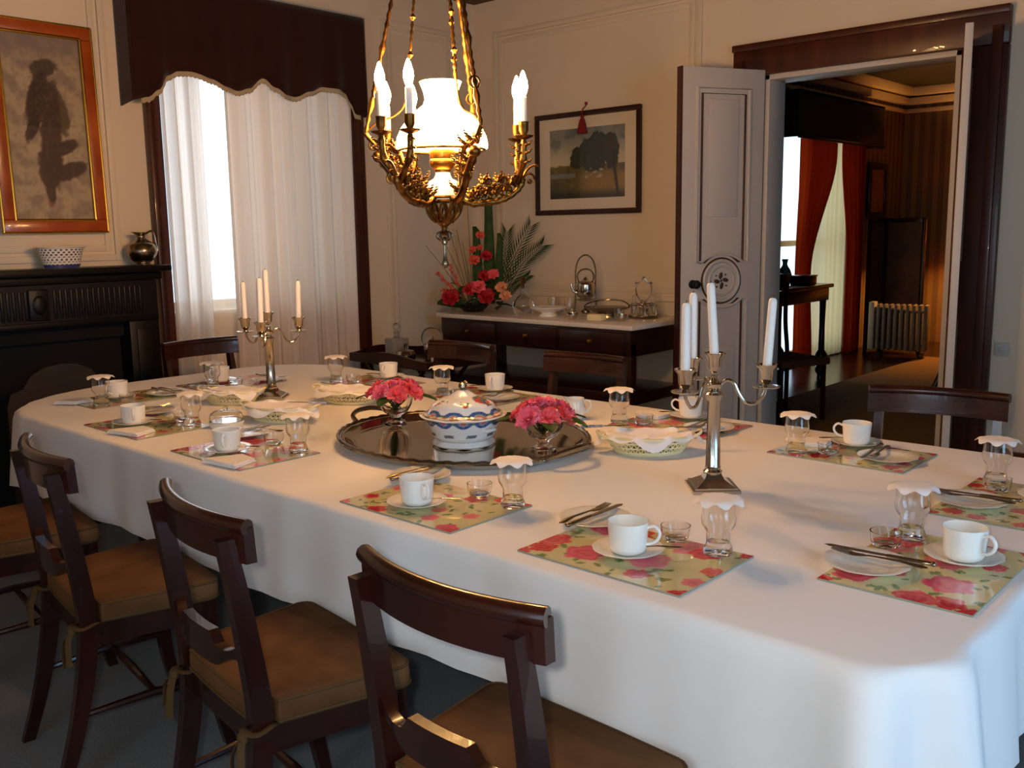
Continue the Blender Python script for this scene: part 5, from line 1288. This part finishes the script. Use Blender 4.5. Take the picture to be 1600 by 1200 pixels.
for c, d in (((0, -.012, .28), (.52, .03, .07)), ((0, -.012, -.28), (.52, .03, .07)), ((-.225, -.012, 0), (.07, .03, .5)), ((.225, -.012, 0), (.07, .03, .5))): b.box(c, d, .008)
b.build('frame', MAHOG2, t); MB().box((0, -.006, 0), (.40, .01, .52)).build('canvas', mat('brown picture', (132, 92, 52), .6, noise_s=5, noise_a=.4), t)
t = thing('folding_screen', 'two panel folding screen with dark wooden frame in the far room', 'screen', (0, 0, 0))
for (xa, ya, xb, yb) in ((-4.33, 10.74, -4.26, 11.05), (-4.255, 11.05, -3.745, 10.86)):
    L = sqrt((xb - xa) ** 2 + (yb - ya) ** 2); M = T(xa, ya, 0) @ RZ(atan2(yb - ya, xb - xa)); b = MB()
    for c, d in (((L / 2, 0, 1.475), (L, .03, .05)), ((L / 2, 0, .05), (L, .03, .06)), ((.02, 0, .75), (.04, .032, 1.5)), ((L - .02, 0, .75), (.04, .032, 1.5))): b.box(c, d, .004, M)
    f = b.build('panel_frame', MAHOG2, t); MB().box((L / 2, 0, .765), (L - .07, .012, 1.4), 0, M).build('panel', SCRP, f)
t = thing('oil_radiator', 'grey finned oil heater on the floor before the folding screen', 'heater', (-3.79, 10.42, 0), math.radians(8))
for k in range(9):
    MB().box((-.24 + k * .06, 0, .33), (.036, .15, .50), .016).build('fin', RADM, t)
for z in (.14, .50): MB().box((0, 0, z), (.5, .03, .03)).build('header', RADM, t)
MB().box((-.31, 0, .34), (.06, .15, .52), .012).build('control_panel', PLASTIC, t)
for s in (-.2, .2): MB().box((s, 0, .045), (.04, .24, .03), .008).build('foot', BLACK, t)
for s in (-.2, .2): MB().tube([(s, -.1, .015), (s, .1, .015)], .015, 8).build('caster', BLACK, t)
t = thing('standard_lamp', 'lit lamp with an orange shade beside the far room wall', 'lamp', (-3.40, 11.25, 0))
MB().lathe([(0, .0), (.15, 0), (.15, .02), (.05, .05), (.02, .08), (.016, .4), (.022, .7), (.014, 1.2), (.012, 1.36), (0, 1.36)], 20).build('stand', BRASS, t)
s_ = MB().lathe([(.17, 1.32), (.10, 1.56)], 28); s_.f = [f for f in s_.f if len(f) == 4]; s_.m = [0] * len(s_.f); s_.build('lamp_shade', LAMPSH, t, solid=.003)
MB().sph((0, 0, 1.42), .03, 12, 8).build('bulb', mat('far lamp bulb', (255, 220, 160), .3, emit=(255, 170, 80), estr=2300.), t)
t = thing('side_table', 'dark side table with turned leg in the far room', 'table', (-4.09, 8.02, 0))
MB().box((0, 0, .875), (.58, 1.3, .035), .008).build('tabletop', MAHOG2, t); MB().box((0, 0, .80), (.52, 1.22, .12), .004).build('apron', MAHOG2, t)
for sx in (-.22, .22):
    for sy in (-.57, .57): MB().lathe([(0, 0), (.035, 0), (.03, .03), (.05, .06), (.05, .10), (.03, .13), (.055, .18), (.055, .23), (.03, .27), (.026, .5), (.03, .72), (.034, .76)], 16, (sx, sy, 0)).build('leg', MAHOG2, t)
MB().box((0, 0, .16), (.42, 1.14, .03), .006).build('stretcher', MAHOG2, t)
t = thing('teal_vase', 'small teal glass vase on the far room side table', 'vase', (-4.05, 8.16, .8925))
MB().lathe(DL([(0, .0), (.04, 0), (.05, .02), (.065, .08), (.05, .14), (.022, .19), (.03, .24)], 3) + [(0, .2)], 22).build('body', TEAL, t)
for k, (x, y, sx, sy, sz, lb) in enumerate(((-3.98, 8.40, .16, .22, .07, 'dark wooden box near the corner of the far side table'), (-4.02, 8.02, .12, .12, .10, 'small dark wooden box before the teal vase'))):
    q = thing('wooden_box', lb, 'box', (x, y, .8925)); MB().box((0, 0, sz / 2), (sx, sy, sz), .006).build('body', MAHOG2, q); MB().box((0, 0, sz + .008), (sx + .012, sy + .012, .016), .004).build('lid', MAHOG2, q)
# splat back chair seen against the lace
t = thing('splat_back_chair', 'dark splat back chair silhouetted against the far lace curtain', 'chair', (-3.42, 6.62, .0105), math.radians(-112))
MB().box((0, .22, .44), (.46, .44, .05), .012).build('seat', VELVET, t)
for s in (-1, 1):
    MB().tube(spline([(s * .21, .0, 0), (s * .20, .01, .44), (s * .20, -.02, .70), (s * .235, -.06, .95)], 6), .017, 8).build('back_post', MAHOG2, t)
    MB().tube([(s * .20, .40, 0), (s * .20, .40, .43)], .018, 8).build('leg', MAHOG2, t)
MB().tube(spline([(-.25, -.06, .96), (-.12, -.065, .935), (0, -.065, .955), (.12, -.065, .935), (.25, -.06, .96)], 5), .018, 8).build('top_rail', MAHOG2, t)
MB().prism([(-.05, .46), (.05, .46), (.03, .6), (.08, .75), (.06, .86), (.10, .94), (-.10, .94), (-.06, .86), (-.08, .75), (-.03, .6)], -.008, .008, M=T(0, -.035, 0) @ Matrix.Rotation(pi / 2 - .08, 4, 'X')).build('splat', MAHOG2, t)
for s in (-1, 1): MB().tube(spline([(s * .04, -.03, .60), (s * .13, -.035, .70), (s * .10, -.05, .84), (s * .16, -.06, .93)], 5), .010, 8).build('splat_scroll', MAHOG2, t)
t = thing('balloon_back_chair', 'upholstered chair with carved crest seen beside the far door leaf', 'chair', (-2.56, 8.3, .018), math.radians(-50))
b = MB(); b.sph((0, 0, .76), (.26, .05, .36), 24, 16); b.build('back_pad', VELVET, t)
b = MB(); b.tube([(.27 * cos(TAU * k / 40), .0, .76 + .37 * sin(TAU * k / 40)) for k in range(40)], .024, 8, closed=True)
for x in (-.12, 0, .12): b.sph((x, 0, 1.145 - abs(x) * .25), (.05, .03, .035), 12, 8)
b.build('back_frame', MAHOG2, t)
MB().sph((0, .28, .42), (.29, .29, .09), 24, 10).build('seat', VELVET, t)
for s in (-1, 1):
    MB().tube(spline([(s * .20, .0, .42), (s * .20, -.03, .2), (s * .21, -.10, .0)], 5), .02, 8).build('leg', MAHOG2, t)
    MB().tube(spline([(s * .22, .48, .40), (s * .24, .52, .2), (s * .22, .50, .0)], 5), .022, 8).build('leg', MAHOG2, t)
MB().tube([(-.2, 0, .40), (.2, 0, .40)], .022, 8).build('rear_rail', MAHOG2, t)

# ------------------------------------------------------------------ light: day through the windows, lamps, and the camera's own flash
W = bpy.data.worlds.new('World'); SC.world = W; W.use_nodes = True
bg = W.node_tree.nodes['Background']; bg.inputs['Color'].default_value = (.62, .82, 1.0, 1); bg.inputs['Strength'].default_value = 1.7
def area(name, loc, rot, sx, sy, e, col):
    l = bpy.data.lights.new(name, 'AREA'); l.shape = 'RECTANGLE'; l.size = sx; l.size_y = sy; l.energy = e; l.color = col
    o = bpy.data.objects.new(name, l); COL.objects.link(o); o.location = loc; o.rotation_euler = rot; return o
DAY = (.66, .82, 1.)
area('daylight_curtain_window', (XL - .34, 3.12, 1.3), (0, -pi / 2, 0), 2.3, .85, 6, (1., .93, .86))
area('daylight_side_window', (XR + .34, 1.4, 1.4), (0, pi / 2, 0), 2.2, 1.4, 40, (.24, .58, 1.))
area('daylight_near_window', (-.3, YN - .34, 1.4), (pi / 2, 0, 0), 1.6, 2.2, 11, (.5, .74, 1.))
fl = bpy.data.lights.new('camera_flash', 'AREA'); fl.shape = 'DISK'; fl.size = .05; fl.energy = 10; fl.color = (1, .97, .92)
fo = bpy.data.objects.new('camera_flash', fl); COL.objects.link(fo)
cam = bpy.data.cameras.new('Camera'); co = bpy.data.objects.new('Camera', cam); COL.objects.link(co)
cam.sensor_width = 36; cam.lens = 1487.61 / 1600 * 36; cam.clip_start = .02
r_ = Vector((.7400544821, .6723716701, -.0153525476)); u_ = Vector((-.0959031369, .1280962064, .98711395)); b_ = Vector((.6656740582, -.7290457456, .159280724))
M = Matrix((r_, u_, b_)).transposed().to_4x4(); M.translation = (0, 0, 1.43); co.matrix_world = M
SC.camera = co
M2 = M.copy(); M2.translation = M @ Vector((-.06, .035, .02)); fo.matrix_world = M2
vs = SC.view_settings; vs.view_transform = 'Standard'; vs.look = 'None'; vs.gamma = 1; vs.use_curve_mapping = False; vs.exposure = .4
